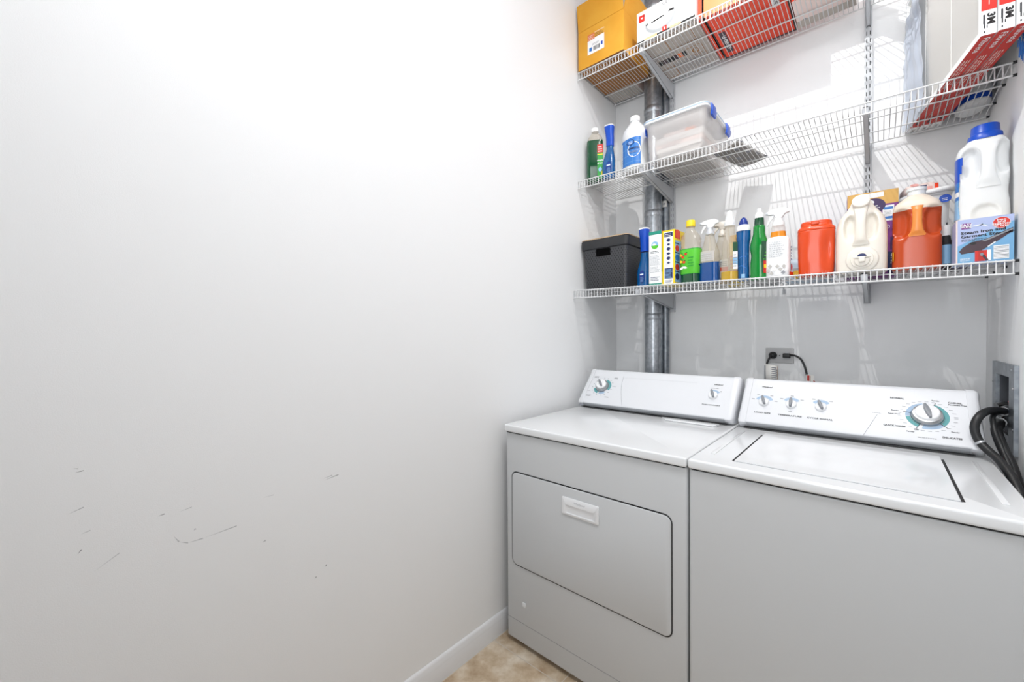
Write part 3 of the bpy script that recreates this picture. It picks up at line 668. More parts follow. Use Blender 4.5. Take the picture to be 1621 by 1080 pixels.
# ---------------------------------------------------------------- lowest shelf, left to right
# perforated basket with lid
t = thing('storage_basket', 'black perforated plastic basket with tan lid at the left end of the lowest shelf', 'basket', (.146, .772, Zl(.15)), 0)
def rr(hx, hy, r, z, n=5):
    return [(p[0], p[1], z) for p in rrect(-hx, hx, -hy, hy, r, n)]
b = MB(); b.rings([rr(.112, .082, .012, .0), rr(.117, .087, .014, .004), rr(.128, .098, .018, .222)], 'basket_weave'); b.build('basket_body', t)
b = MB(); b.rings([rr(.1295, .0995, .019, .216), rr(.1365, .1065, .022, .218), rr(.139, .109, .022, .262), rr(.135, .105, .020, .266)], 'black_plastic'); b.build('rim', t)
b = MB(); b.rings([rr(.133, .103, .020, .2645), rr(.137, .107, .020, .2665), rr(.137, .107, .020, .271), rr(.131, .101, .020, .2735)], 'tan_lid'); b.build('lid', t)
b = MB(); b.nofix = True; b.T = frame((.0, -.0985, .196), (1, 0, 0), (0, -.045, 1)); b.prism(rrect(-.047, .035, -.020, .018, .004, 3), -.001, .0012, 'slot_hole', axis='z'); plabel(b.build('handle_slot', t), 'dark rectangular hand hole')
b = MB(); b.nofix = True; mat('glint', 'e8e8e8', .6)
b.T = frame((0, -.0825, 0), (1, 0, 0), (0, -.0725, 1))
rnd = random.Random(3)
for k in range(22): 
    px, pz = rnd.uniform(-.09, .07), rnd.choice((.02, .026, .055, .06, .1, .11)); b.rect(px, pz, px+.0022, pz+.0022, 'glint', .0016)  # pale dots painted as light showing through the holes
b.build('perforation_glints', t)

def freshener(x, y, z, rz, label, h=.285):
    t = bottle_thing('spray_bottle', label, 'spray bottle', x, y, z, rz, None); s = h/.285
    part(t, 'bottle_body', lambda b: b.loft([(0, .030, .019), (.006, .033, .022), (.05, .034, .023), (.09, .0335, .022, .001, 0), (.13, .024, .019, .006, 0), (.165, .018, .016, .008, 0), (.175, .018, .016, .008, 0)], 'blue_clear', sub=4, e=2.5))
    part(t, 'spray_cap', lambda b: b.loft([(.172*s, .0195, .018, .008, 0, 3), (.20*s, .0200, .018, .008, 0, 3), (.24*s, .021, .019, .006, 0, 3), (.277*s, .025, .021, .004, 0, 3), (.279*s, .025, .021, .004, 0, 3)], 'blue', sub=3))
    part(t, 'cap_top', lambda b: b.loft([(.2785*s, .0255, .0215, .004, 0, 3), (.283*s, .0255, .0215, .004, 0, 3), (.286*s, .021, .017, .004, 0, 3)], 'white', sub=2))
    b = MB(); b.nofix = True; b.T = frame((0, -.0231, 0), (1, 0, 0), (0, 0, 1))
    b.disc(.010, .055, .016, .030, 'blue_deep', .0010); b.disc(.011, .066, .011, .007, 'blue_mid', .0018); b.lines(.001, .03, .021, .056, 4, 'sky', .0018); b.rect(-.001, .062, .020, .068, 'white', .0022)
    b.build('label', t)
    return t
freshener(.334, .735, Zl(.33), -18, 'blue spray bottle with white-topped cap beside the black basket on the lowest shelf', .298)
def deco_w(b, w, h):
    b.rect(0, h*.94, w, h, 'teal_green'); b.rect(0, 0, w, h*.05, 'teal_green'); b.disc(w*.48, h*.75, w*.28, w*.28, 'sky', .0006); b.disc(w*.48, h*.74, w*.28, w*.26, 'green_lime', .0009, a0=180, a1=360); b.disc(w*.42, h*.76, w*.14, w*.08, 'white', .0011)
    b.lines(w*.15, h*.60, w*.85, h*.65, 2, 'ink'); b.lines(w*.1, h*.38, w*.9, h*.57, 8, 'ink_line'); b.lines(w*.1, h*.25, w*.9, h*.36, 5, 'ink_line'); b.lines(w*.15, h*.1, w*.85, h*.18, 3, 'navy')
def deco_ws(b, w, h): b.rect(0, h*.70, w, h, 'red'); b.rect(0, h*.25, w, h*.70, 'teal_green'); b.lines(w*.1, h*.3, w*.9, h*.9, 8, 'white')
box_item('soap_box', 'slim white box with green ends and a round landscape mark on the lowest shelf', 'box', .4165, .745, Zl(.42), .062, .13, .262, 0, dict(all='white_print'), dict(front=deco_w, right=deco_ws))
def deco_y(b, w, h):
    b.rect(w*.14, h*.03, w*.86, h*.97, 'white', .0003)
    b.rect(w*.17, h*.88, w*.83, h*.955, 'navy', .0006); b.lines(w*.25, h*.895, w*.75, h*.945, 2, 'white', .001)
    for k, yy in enumerate((.82, .74, .66, .575, .49, .405)):
        b.disc(w*.5, h*yy, w*(.15 if k != 1 else .12), w*(.13 if k % 2 == 0 else .09), 'navy', .0007, n=8 if k != 5 else 4); b.lines(w*.3, h*yy-h*.035, w*.7, h*yy-h*.027, 1, 'ink_soft')
    b.rect(w*.2, h*.12, w*.82, h*.31, 'navy', .0006); b.lines(w*.25, h*.13, w*.78, h*.30, 8, 'sky', .001); b.lines(w*.25, h*.045, w*.78, h*.10, 3, 'navy', .0008)
def deco_ys(b, w, h):
    b.rect(0, h*.84, w*.5, h*.99, 'red'); b.disc(w*.25, h*.92, w*.2, w*.2, 'orange_print', .0008); b.rect(0, h*.05, w*.6, h*.80, 'sky', .0006)
    for k in range(4): b.disc(w*.2, h*(.15+.17*k), w*.18, w*.14, ('navy', 'red', 'blue_mid', 'red')[k], .001); b.rect(0, h*(.23+.17*k), w*.4, h*(.25+.17*k), 'navy', .001)
    b.lines(w*.6, h*.86, w*.98, h*.94, 3, 'red')
box_item('oxygen_cleaner_box', 'tall yellow box with a column of dark blue icons on the lowest shelf', 'box', .4845, .735, Zl(.48), .062, .11, .258, -4, dict(all='yellow'), dict(front=deco_y, right=deco_ys))

# green-label cleaner with yellow cap
t = bottle_thing('cleaner_bottle', 'clear ribbed cleaner bottle with bright green label and yellow cap', 'bottle', .569, .718, Zl(.566), -8)
def grip(p):
    x, y, z = p; return (x*(1-.03*(1+math.sin(z*420))*(1 if .17 < z < .225 else 0)), y, z)
part(t, 'bottle_body', lambda b: b.loft([(.088, .045, .030), (.165, .046, .031), (.175, .043, .030), (.20, .046, .031), (.215, .043, .029), (.235, .030, .024), (.252, .018, .018), (.262, .0165, .0165), (.276, .0165, .0165)], 'clear', sub=3, e=2.6, disp=grip))
part(t, 'liquid_base', lambda b: b.loft([(0, .036, .024), (.004, .041, .029), (.05, .041, .029), (.088, .045, .030)], 'green_dark', sub=2, e=3))
def lab(b):
    b.nofix = True
    b.loft([(.045, .0420, .0300), (.048, .0432, .0312), (.158, .0468, .0320), (.162, .0455, .031)], 'green_lime', e=3, caps=(False, False), mf=lambda z, u: 'green' if z > .157 or z < .047 else 'green_lime')
    b.T = frame((0, -.0315, .05), (1, 0, 0), (0, 0, 1))
    b.disc(-.018, .02, .018, .012, 'white', .0008, a0=10, a1=190, r0=.005)
    for a, c, m_ in ((-.03, .085, 'yellow_deep'), (-.008, .088, 'red'), (-.022, .075, 'orange_print'), (-.016, .052, 'orange_print'), (-.030, .055, 'yellow')): b.disc(a, c, .0065, .0065, m_, .0010); b.disc(a+.004, c+.006, .004, .002, 'green_dark', .0012)
    b.lines(.002, .03, .030, .08, 4, 'green', .001)
part(t, 'label', lab)
part(t, 'cap', lambda b: b.lathe([(.266, .020), (.292, .0195), (.295, .017)], 'yellow', n=28))

# blue window cleaner with white trigger
t = bottle_thing('spray_bottle', 'clear spray bottle half full of dark blue liquid, white trigger head', 'spray bottle', .650, .725, Zl(.65), -6)
part(t, 'bottle_body', lambda b: b.loft([(.092, .0425, .026), (.12, .042, .026), (.15, .034, .024), (.185, .024, .020), (.215, .018, .017), (.222, .0165, .0165)], 'clear', sub=4, e=2.8))
part(t, 'liquid', lambda b: b.loft([(0, .036, .020), (.004, .042, .026), (.05, .0425, .026), (.092, .0425, .026)], 'liquid_blue', sub=2, e=3.2))
part(t, 'dip_tube', lambda b: b.tube([(0, 0, .01), (.0, 0, .225)], .0028, 'offwhite'))
def lab(b):
    b.nofix = True; b.T = frame((0, -.0265, 0), (1, 0, 0), (0, 0, 1)); b.rect(-.030, .098, .030, .142, 'frost', .0006); b.lines(-.026, .102, .026, .138, 4, 'ink_line', .0012)
part(t, 'label', lab)
trigger_head(t, .218, 'white', .0175, 1.0, 20, collar='console_grey')
# clear sprayer behind
t = bottle_thing('spray_bottle', 'clear ribbed spray bottle with off-white trigger, behind the tall cone-capped bottle', 'spray bottle', .672, .835, Zl(.67), 0)
part(t, 'bottle_body', lambda b: b.loft([(0, .030, .022), (.004, .034, .026), (.13, .034, .026), (.19, .026, .022), (.22, .016, .016), (.232, .0155, .0155)], 'clear', sub=4, e=2.6, disp=lambda p: (p[0]*(1-.05*(math.sin(p[2]*500) > .3)*(.12 < p[2] < .19)), p[1], p[2])))
part(t, 'liquid', lambda b: b.loft([(.003, .032, .024), (.05, .032, .024)], 'liquid_yellow', e=2.6))
def lab(b): b.nofix = True; b.T = frame((.012, -.0262, .03), (1, 0, 0), (0, 0, 1)); b.rect(-.016, 0, .02, .085, 'white_print', .0008); b.rect(-.016, .03, .02, .05, 'orange_print', .0012); b.lines(-.012, .055, .018, .08, 3, 'navy', .0012)
part(t, 'label', lab)
trigger_head(t, .228, 'offwhite', .016, 1.0, 10)
# tall clear bottle with white cone cap
t = bottle_thing('nozzle_bottle', 'tall clear bottle with white cone cap and a little yellow liquid in the bottom', 'bottle', .735, .710, Zl(.735), 0)
part(t, 'bottle_body', lambda b: b.loft([(.042, .0335, .026), (.10, .031, .025), (.16, .027, .023), (.205, .022, .021), (.245, .020, .020)], 'clear', sub=3, e=2.4))
part(t, 'liquid', lambda b: b.loft([(0, .029, .021), (.004, .0335, .0255), (.042, .0335, .026)], 'liquid_yellow', sub=2, e=2.6))
part(t, 'ridge', lambda b: b.tube([(.004, -.0235, .05), (.002, -.0235, .15), (.0, -.0205, .23)], .004, 'clear', n=8))
part(t, 'cap', lambda b: b.lathe([(.240, .022), (.258, .022), (.262, .019), (.285, .014), (.300, .011), (.306, .006), (.308, .002)], 'hdpe_white', n=28))
def lab(b): b.nofix = True; b.T = frame((.022, -.0235, .05), (1, .45, 0), (0, 0, 1)); b.rect(-.004, 0, .014, .10, 'white_print', .0008); b.rect(-.004, .075, .014, .115, 'green_dark', .0010); b.lines(-.002, .01, .012, .07, 5, 'ink_soft', .0012); b.rect(-.004, .02, .014, .05, 'sky', .001)
part(t, 'label', lab)
# yellow bottle behind
t = bottle_thing('squeeze_bottle', 'yellow flat bottle standing behind the tall cone-capped bottle', 'bottle', .712, .90, Zl(.71), 0)
part(t, 'bottle_body', lambda b: b.loft([(0, .032, .018), (.004, .035, .021), (.17, .035, .021), (.20, .026, .018), (.205, .020, .016)], 'yellow', sub=3, e=3))
part(t, 'cap', lambda b: b.loft([(.204, .024, .018), (.236, .022, .017), (.238, .019, .014)], 'yellow_deep', e=3))
def lab(b): b.nofix = True; b.T = frame((0, -.0212, .03), (1, 0, 0), (0, 0, 1)); b.lines(-.026, .0, .026, .12, 7, 'orange_print', .001)
part(t, 'label', lab)
# blue bottle with white shoulder
t = bottle_thing('cleaner_bottle', 'slim deep blue bottle with white shoulder ring and pointed cap', 'bottle', .786, .722, Zl(.786), 0)
part(t, 'bottle_body', lambda b: b.loft([(0, .019, .017), (.004, .0225, .020), (.10, .0225, .020), (.165, .024, .021), (.18, .0275, .023), (.213, .0275, .023)], 'blue_clear', sub=4, e=2.3))
part(t, 'shoulder_ring', lambda b: b.lathe([(.212, .0275), (.222, .0275), (.234, .023), (.240, .016)], 'white', n=28))
part(t, 'cap', lambda b: b.lathe([(.236, .018), (.250, .017), (.262, .012), (.270, .006), (.272, .002)], 'blue_deep', n=24))
def lab(b):
    b.nofix = True; b.w = cyl_warp(.0226, e=.9)
    for z0, k in ((.09, 0), (.15, 1), (.05, 2)):
        for j in range(8):
            a = -.018+.0045*j; c = z0+.012*math.sin((j+k)/3.0); b.poly([(a, c, .0006), (a+.0045, c+.012*(math.sin((j+1+k)/3.)-math.sin((j+k)/3.)), .0006), (a+.0045, c+.0035+.012*(math.sin((j+1+k)/3.)-math.sin((j+k)/3.)), .0006), (a, c+.0035, .0006)], 'blue_mid')
    b.rect(-.004, .012, .010, .028, 'sky', .0007, nx=3)
part(t, 'label', lab)
# green dish soap bottle
t = bottle_thing('dish_soap_bottle', 'green dish soap bottle with a white flip cap, clear green shoulders', 'bottle', .846, .715, Zl(.846), 0)
part(t, 'bottle_body', lambda b: b.loft([(0, .030, .020), (.004, .034, .024), (.05, .034, .024), (.10, .029, .022), (.135, .034, .024), (.165, .029, .021), (.19, .0225, .020), (.222, .0215, .020), (.226, .017, .017)], 'green_clear', sub=4, e=2.4))
part(t, 'collar', lambda b: b.lathe([(.225, .0185), (.243, .018), (.256, .017)], 'green_dark', n=24))
part(t, 'cap', lambda b: b.lathe([(.245, .0155), (.272, .0165), (.278, .012), (.282, .008), (.296, .0075), (.297, .005)], 'white', n=24))
def lab(b):
    b.nofix = True; b.w = cyl_warp(.030, e=.82); b.rect(.012, .03, .036, .155, 'green_dark', .0048, nx=4); b.rect(.018, .025, .034, .075, 'red', .0052, nx=3); b.rect(.020, .045, .032, .060, 'yellow', .0056, nx=3)
    b.rect(-.037, .02, -.030, .12, 'white_print', .0048, nx=2)
    for k in range(5): b.rect(.018+.003*k, .08+.014*k, .030, .083+.014*k, 'green_lime', .0052)
part(t, 'label', lab)
# white spray bottle, amber neck
t = bottle_thing('spray_bottle', 'white-wrapped spray bottle with amber liquid at the neck and white trigger', 'spray bottle', .914, .712, Zl(.914), 0)
part(t, 'bottle_body', lambda b: b.loft([(0, .036, .026), (.004, .041, .030), (.10, .0415, .030), (.15, .041, .029), (.163, .036, .027), (.166, .028, .024)], 'white', sub=3, e=3))
part(t, 'liquid_neck', lambda b: b.loft([(.164, .0275, .023), (.188, .0255, .022)], 'liquid_amber', e=2.4))
part(t, 'bottle_neck', lambda b: b.loft([(.187, .0258, .022), (.205, .0245, .021), (.214, .022, .020)], 'frost', e=2.3))
def lab(b):
    b.nofix = True; b.T = frame((0, -.0305, 0), (1, 0, 0), (0, 0, 1))
    b.lines(-.028, .085, .028, .15, 8, 'ink_line', .0012)
    for a, c, m_ in ((-.03, .03, 'paper_grey'), (-.018, .02, 'paper_grey'), (.022, .02, 'ink_soft'), (.012, .034, 'paper_grey'), (.002, .046, 'paper_grey'), (-.008, .034, 'paper'), (.024, .045, 'paper_grey'), (-.024, .048, 'paper_grey')):
        b.poly([(a-.008, c, .0012), (a, c-.008, .0012), (a+.008, c, .0012), (a, c+.008, .0012)], m_)
part(t, 'label', lab)
def lab(b): b.nofix = True; b.T = frame((.0395, -.018, 0), (.25, 1, 0), (0, 0, 1)); b.disc(.016, .04, .007, .016, 'red', .003); b.lines(.008, .07, .020, .13, 5, 'blue_deep', .003); b.rect(0, 0, .03, .022, 'orange_print', .003)
part(t, 'side_print', lab)
trigger_head(t, .212, 'white', .0215, 1.05, 8)
# small yellow capped bottle lying behind
t = bottle_thing('squeeze_bottle', 'small blue bottle with a yellow cap lying between the white sprayer and the orange canister', 'bottle', .968, .80, Zl(.968)+.0195, 0)
part(t, 'bottle_body', lambda b: b.lathe([(-.10, .014), (-.095, .019), (-.01, .019), (.005, .012)], 'sky', n=24, axis='y'))
part(t, 'cap', lambda b: b.lathe([(.003, .016), (.028, .0155), (.036, .010)], 'yellow_deep', n=24, axis='y'))
# orange canister
t = bottle_thing('detergent_canister', 'glossy orange canister with a moulded grip and screw lid', 'canister', 1.036, .735, Zl(1.036), 4)
def dsp(p):
    x, y, z = p
    if y < 0:
        g1 = math.exp(-(((x-.036)/.012)**2+((z-.095)/.050)**2)); y += .011*g1
        g2 = math.exp(-(((x+.002)/.020)**2+((z-.085)/.030)**4)); y += .0018*g2
    return (x, y, z)
part(t, 'canister_body', lambda b: b.loft([(0, .050, .034), (.004, .055, .039), (.06, .058, .042), (.14, .0595, .043), (.172, .0595, .043), (.178, .057, .041)], 'orange_plastic', n=72, sub=8, e=3.0, disp=dsp))
part(t, 'lid', lambda b: b.loft([(.177, .060, .0435), (.186, .059, .042), (.193, .052, .037), (.196, .050, .035), (.210, .049, .034), (.213, .045, .031)], 'orange_plastic', sub=2, e=2.7, n=40))
part(t, 'hinge_tab', lambda b: b.rbox(-.016, .010, -.0385, -.030, .197, .211, 'orange_plastic', .002))
def lab(b):
    b.T = frame((0, -.0385, 0), (1, 0, 0), (0, 0, 1))
    for k in range(7): b.box(-.033+.0105*k, -.0315+.0105*k, .006+.001*abs(k-3), .022-.0015*abs(k-3), 0, .0012, 'orange_plastic')
part(t, 'grip_ribs', lab)

def handle_jug(name, label, cat, x, y, z, rz, W, D, H, m, hm, rec, sec, e=3.0, handle=None, mf=None):
    t = bottle_thing(name, label, cat, x, y, z, rz)
    def dsp(p):
        xx, yy, zz = p
        if yy < 0:
            for cx, cz, rx, rz_, d, pw in rec:
                q = abs((xx-cx)/rx)**pw+abs((zz-cz)/rz_)**pw
                yy += d/(1+math.exp((q-1)*5.5))
        return (xx, yy, zz)
    part(t, 'jug_body', lambda b: b.loft(sec, m, n=120, sub=12, e=e, disp=dsp, mf=mf))
    if handle: part(t, 'handle', lambda b: b.tube(smooth_path(handle[0], 8), handle[1], hm, n=20))
    return t
# cream jug, spigot
t = handle_jug('detergent_jug', 'cream laundry jug with centre handle and a round tap near its foot', 'jug', 1.170, .745, Zl(1.17), 0, .148, .13, .28, 'cream', 'cream',
    [(-.030, .165, .016, .042, .020, 2.2), (.030, .165, .016, .042, .020, 2.2)],
    [(0, .066, .050, 0, 0, 4), (.005, .072, .056, 0, 0, 4), (.09, .0735, .057, 0, 0, 4), (.165, .072, .056, 0, 0, 3.6), (.205, .062, .051, 0, 0, 3), (.235, .042, .043, 0, 0, 2.6), (.262, .029, .035, 0, 0, 2.2), (.270, .022, .028, 0, 0, 2.1)], 3.4)
part(t, 'handle', lambda b: b.loft([(.098, .026, .010, 0, -.052), (.115, .019, .012, 0, -.058), (.14, .0155, .011, 0, -.062), (.175, .015, .011, 0, -.062), (.205, .0165, .012, 0, -.056), (.235, .021, .014, 0, -.044), (.25, .024, .012, 0, -.036)], 'cream', sub=5, e=2.6, n=36))
def capd(b):
    b.T = frame((0, -.040, .252), (1, 0, 0), (0, .42, 1)); b.lathe([(-.004, .024), (.004, .0255), (.016, .0255), (.018, .0235)], 'cream', n=36)
part(t, 'top_cap', capd)
part(t, 'spigot_collar', lambda b: b.lathe([(.048, .047), (.058, .046), (.061, .042), (.062, .032), (.066, .031)], 'cream', n=40, axis='y', o=(.004, 0, .046)))
part(t, 'spigot', lambda b: (b.lathe([(.065, .022), (.074, .021), (.075, .018)], 'cream', n=32, axis='y', o=(.004, 0, .042)), b.rbox(-.022, .030, -.0795, -.0745, .050, .0545, 'cream', .002), b.rbox(-.004, .013, -.086, -.074, .034, .053, 'cream', .0025)))
plabel(part(t, 'spigot_button', lambda b: b.prism([(.004+.013*math.cos(math.radians(a)), .055+.010*math.sin(math.radians(a))) for a in range(0, 181, 20)], -.078, -.064, 'navy', axis='y', bev=.001)), 'dark blue half-round button')
def sp(b): b.nofix = True; b.T = frame((.0705, -.03, .045), (.15, 1, 0), (0, 0, 1)); b.lines(0, 0, .004, .05, 14, 'ink_soft', .003)
part(t, 'side_print', sp)
# purple box behind
def deco_p(b, w, h):
    b.rect(0, h*.84, w, h, 'wood_print'); b.rect(w*.25, h*.93, w*.72, h*.985, 'white_print', .0006); b.disc(w*.52, h*.83, w*.24, h*.09, 'purple_dark', .0008, n=28); b.disc(w*.45, h*.875, w*.09, h*.03, 'white', .0012); b.text('FABULOSO', 0, 0, .0001, 'white') if False else b.lines(w*.38, h*.80, w*.68, h*.85, 2, 'white', .0013)
    b.rect(0, 0, w*.06, h*.84, 'purple_dark', .0005); b.rect(w*.70, h*.64, w*.92, h*.82, 'white', .0006); b.rect(w*.72, h*.77, w*.90, h*.80, 'blue_mid', .001); b.rect(w*.72, h*.66, w*.90, h*.69, 'blue_mid', .001); b.lines(w*.73, h*.70, w*.89, h*.76, 4, 'ink_line', .001)
    b.disc(w*.79, h*.57, w*.05, w*.05, 'white', .0008, r0=w*.04); b.rect(w*.85, h*.3, w*.97, h*.45, 'purple_dark', .0006); b.rect(w*.80, 0, w, h*.28, 'navy', .0006); b.text('ONE', w*.90, h*.20, .02, 'white', z=.001, ang=-90)
box_item('cleaning_box', 'tall purple box with a wood-pattern top band, behind the cream jug', 'box', 1.196, .92, Zl(1.2), .150, .09, .330, 4, dict(all='purple', right='purple_dark', top='wood_print'), dict(front=deco_p))
# translucent jug with orange liquid
lv = .205
t = handle_jug('detergent_jug', 'translucent jug two-thirds full of orange-red liquid with centre handle', 'jug', 1.316, .745, Zl(1.316), 0, .124, .1, .28, 'liquid_orange', 'handle_orange',
    [(-.041, .160, .022, .046, .022, 2.6), (.041, .160, .022, .046, .022, 2.6)],
    [(0, .058, .042, 0, 0, 4), (.005, .062, .046, 0, 0, 4), (.11, .0615, .046, 0, 0, 4), (.12, .0585, .045, 0, 0, 4), (.13, .0615, .046, 0, 0, 4), (.205, .061, .046, 0, 0, 3.6), (.230, .055, .042, 0, 0, 3), (.250, .034, .032, 0, 0, 2.4), (.258, .024, .024, 0, 0, 2)], 3.4,
    mf=lambda z, u: 'liquid_orange' if z < lv else 'hdpe_natural')
part(t, 'handle', lambda b: b.loft([(.112, .024, .008, 0, -.040), (.13, .016, .010, 0, -.044), (.165, .0125, .010, 0, -.046), (.20, .0125, .010, 0, -.045), (.214, .016, .010, 0, -.041)], 'handle_orange', sub=5, e=2.6, n=32))
part(t, 'cap', lambda b: b.lathe([(.252, .0235), (.272, .0235), (.274, .0265), (.282, .0265), (.284, .023)], 'hdpe_white', n=32))
plabel(part(t, 'side_sticker', lambda b: b.lathe([(-.0605, .018), (-.058, .020)], 'yellow_deep', n=20, axis='x', o=(0, -.02, .05))), 'yellow sticker on the left side')
# white tub behind, with handle rim and a packet on top
t = bottle_thing('detergent_tub', 'white tub with thick handle rim and blue label, behind the orange liquid jug', 'tub', 1.347, .948, Zl(1.35)+0, 0)
part(t, 'tub_body', lambda b: b.loft([(0, .055, .052), (.01, .060, .056), (.12, .061, .057), (.13, .060, .056), (.29, .066, .062)], 'white', n=40, e=2.6))
part(t, 'handle_rim', lambda b: (b.loft([(.283, .068, .064), (.286, .071, .067), (.300, .073, .068), (.302, .066, .062)], 'white', n=40, e=2.6), b.tube(smooth_path([(-.070, -.045, .285), (-.04, -.066, .292), (.02, -.070, .298), (.062, -.055, .304), (.077, -.02, .306)]), .009, 'white', n=12)))
def lab(b):
    b.nofix = True; b.T = frame((0, -.0612, 0), (1, 0, 0), (0, .03, 1))
    b.rect(.0, .22, .035, .275, 'navy', .0014); b.rect(.006, .228, .024, .268, 'white', .002); b.lines(.008, .232, .022, .264, 6, 'ink', .0026)
    b.disc(.050, .268, .016, .014, 'blue', .0030); b.lines(.042, .262, .058, .273, 2, 'white', .0036); b.rect(.052, .16, .056, .18, 'ink', .003)
part(t, 'label', lab)
t = bottle_thing('wipes_packet', 'soft pink and white packet resting on the white tub', 'packet', 1.330, .933, Zl(1.33)+.303, 10)
def dpk(p): return (p[0], p[1], p[2]+.006*math.sin(p[0]*60)*math.cos(p[1]*40)*(p[2] > .002))
part(t, 'packet_body', lambda b: b.loft([(0, .044, .036), (.006, .049, .042), (.024, .047, .040), (.034, .040, .030), (.036, .030, .02)], 'pink_pale', n=48, sub=3, e=5, disp=dpk))
def lab(b): b.nofix = True; b.T = frame((0, -.0405, .006), (1, 0, 0), (0, .12, 1)); b.rect(-.004, .015, .014, .020, 'navy', .0026); b.rect(-.035, 0, .028, .013, 'pink', .0024); b.rect(.034, 0, .044, .022, 'orange_print', .0024); b.disc(-.02, .024, .012, .005, 'pink', .0026)
part(t, 'packet_print', lab)
# dark bottle right of the jug
t = bottle_thing('cleaner_bottle', 'slim dark bottle with white cap squeezed right of the orange liquid jug', 'bottle', 1.392, .80, Zl(1.39), 0)
part(t, 'bottle_body', lambda b: b.loft([(0, .012, .018), (.004, .0135, .022), (.09, .0135, .022), (.115, .011, .014), (.12, .010, .012)], 'seam_black', sub=3, e=2.6))
part(t, 'cap', lambda b: b.lathe([(.118, .0125), (.150, .0125), (.154, .010)], 'white', n=20))
plabel(part(t, 'label', lambda b: b.loft([(.02, .0140, .0225), (.085, .0140, .0225)], 'sky', e=2.6)), 'pale blue label')
t = bottle_thing('plastic_bag', 'crumpled dark purple plastic bag tucked left of the steam iron box', 'bag', 1.426, .850, Zl(1.41), 0)
rb = random.Random(5)
part(t, 'bag_body', lambda b: b.loft([(0, .018, .032), (.02, .023, .038), (.07, .021, .036), (.11, .015, .028), (.145, .008, .016)], 'bag_film', n=48, sub=5, e=2.4, disp=lambda p: (p[0]+.0022*math.sin(p[1]*210+p[2]*60), p[1]+.003*math.sin(p[0]*300+p[2]*40), p[2]))) if mat('bag_film', '4c4560', .25, coat=.5, vary=(25, '7c748f')) else None

# packs added at the shelf rear, mostly hidden, to block light on the wall
def pack(name, label, cat, x, y, w, d, h, m, rz=0):
    t = thing(name, label, cat, (x, y, Zl(x+w/2)+.0008), rz)
    part(t, 'wrapping', lambda b: b.loft([(0, w/2-.006, d/2-.006), (.006, w/2, d/2), (h*.5, w/2+.001, d/2), (h-.008, w/2-.001, d/2-.002), (h, w/2-.010, d/2-.010)], m, sub=3, e=7, n=40, disp=lambda p: (p[0], p[1], p[2]+(.002*math.sin(p[0]*150+p[1]*60) if p[2] > .01 else 0))))
    def sd(b): b.nofix = True; b.T = frame((-w/2, -d/2-.001, 0), (1, 0, 0), (0, 0, 1)); b.rect(w*.2, h*.25, w*.8, h*.6, 'pack_grey', .0012); b.lines(w*.25, h*.3, w*.75, h*.55, 3, 'white', .0016)
    part(t, 'printed_band', sd)
pack('blocker_pack_grey', 'pale grey light-blocking pack added at the shelf rear behind the slim white box and yellow box', 'pack', .455, .925, .150, .15, .135, 'pack_grey')
pack('blocker_pack', 'white light-blocking pack added at the shelf rear behind the green-labelled cleaner bottle', 'pack', .592, .945, .100, .13, .145, 'pack_white')
pack('blocker_pack_low', 'pale grey light-blocking pack added at the shelf rear behind the green dish soap bottle', 'pack', .822, .940, .125, .13, .105, 'pack_grey')
pack('blocker_pack', 'pale blue light-blocking pack added at the shelf rear behind the orange canister', 'pack', .995, .935, .170, .12, .098, 'pack_blue')

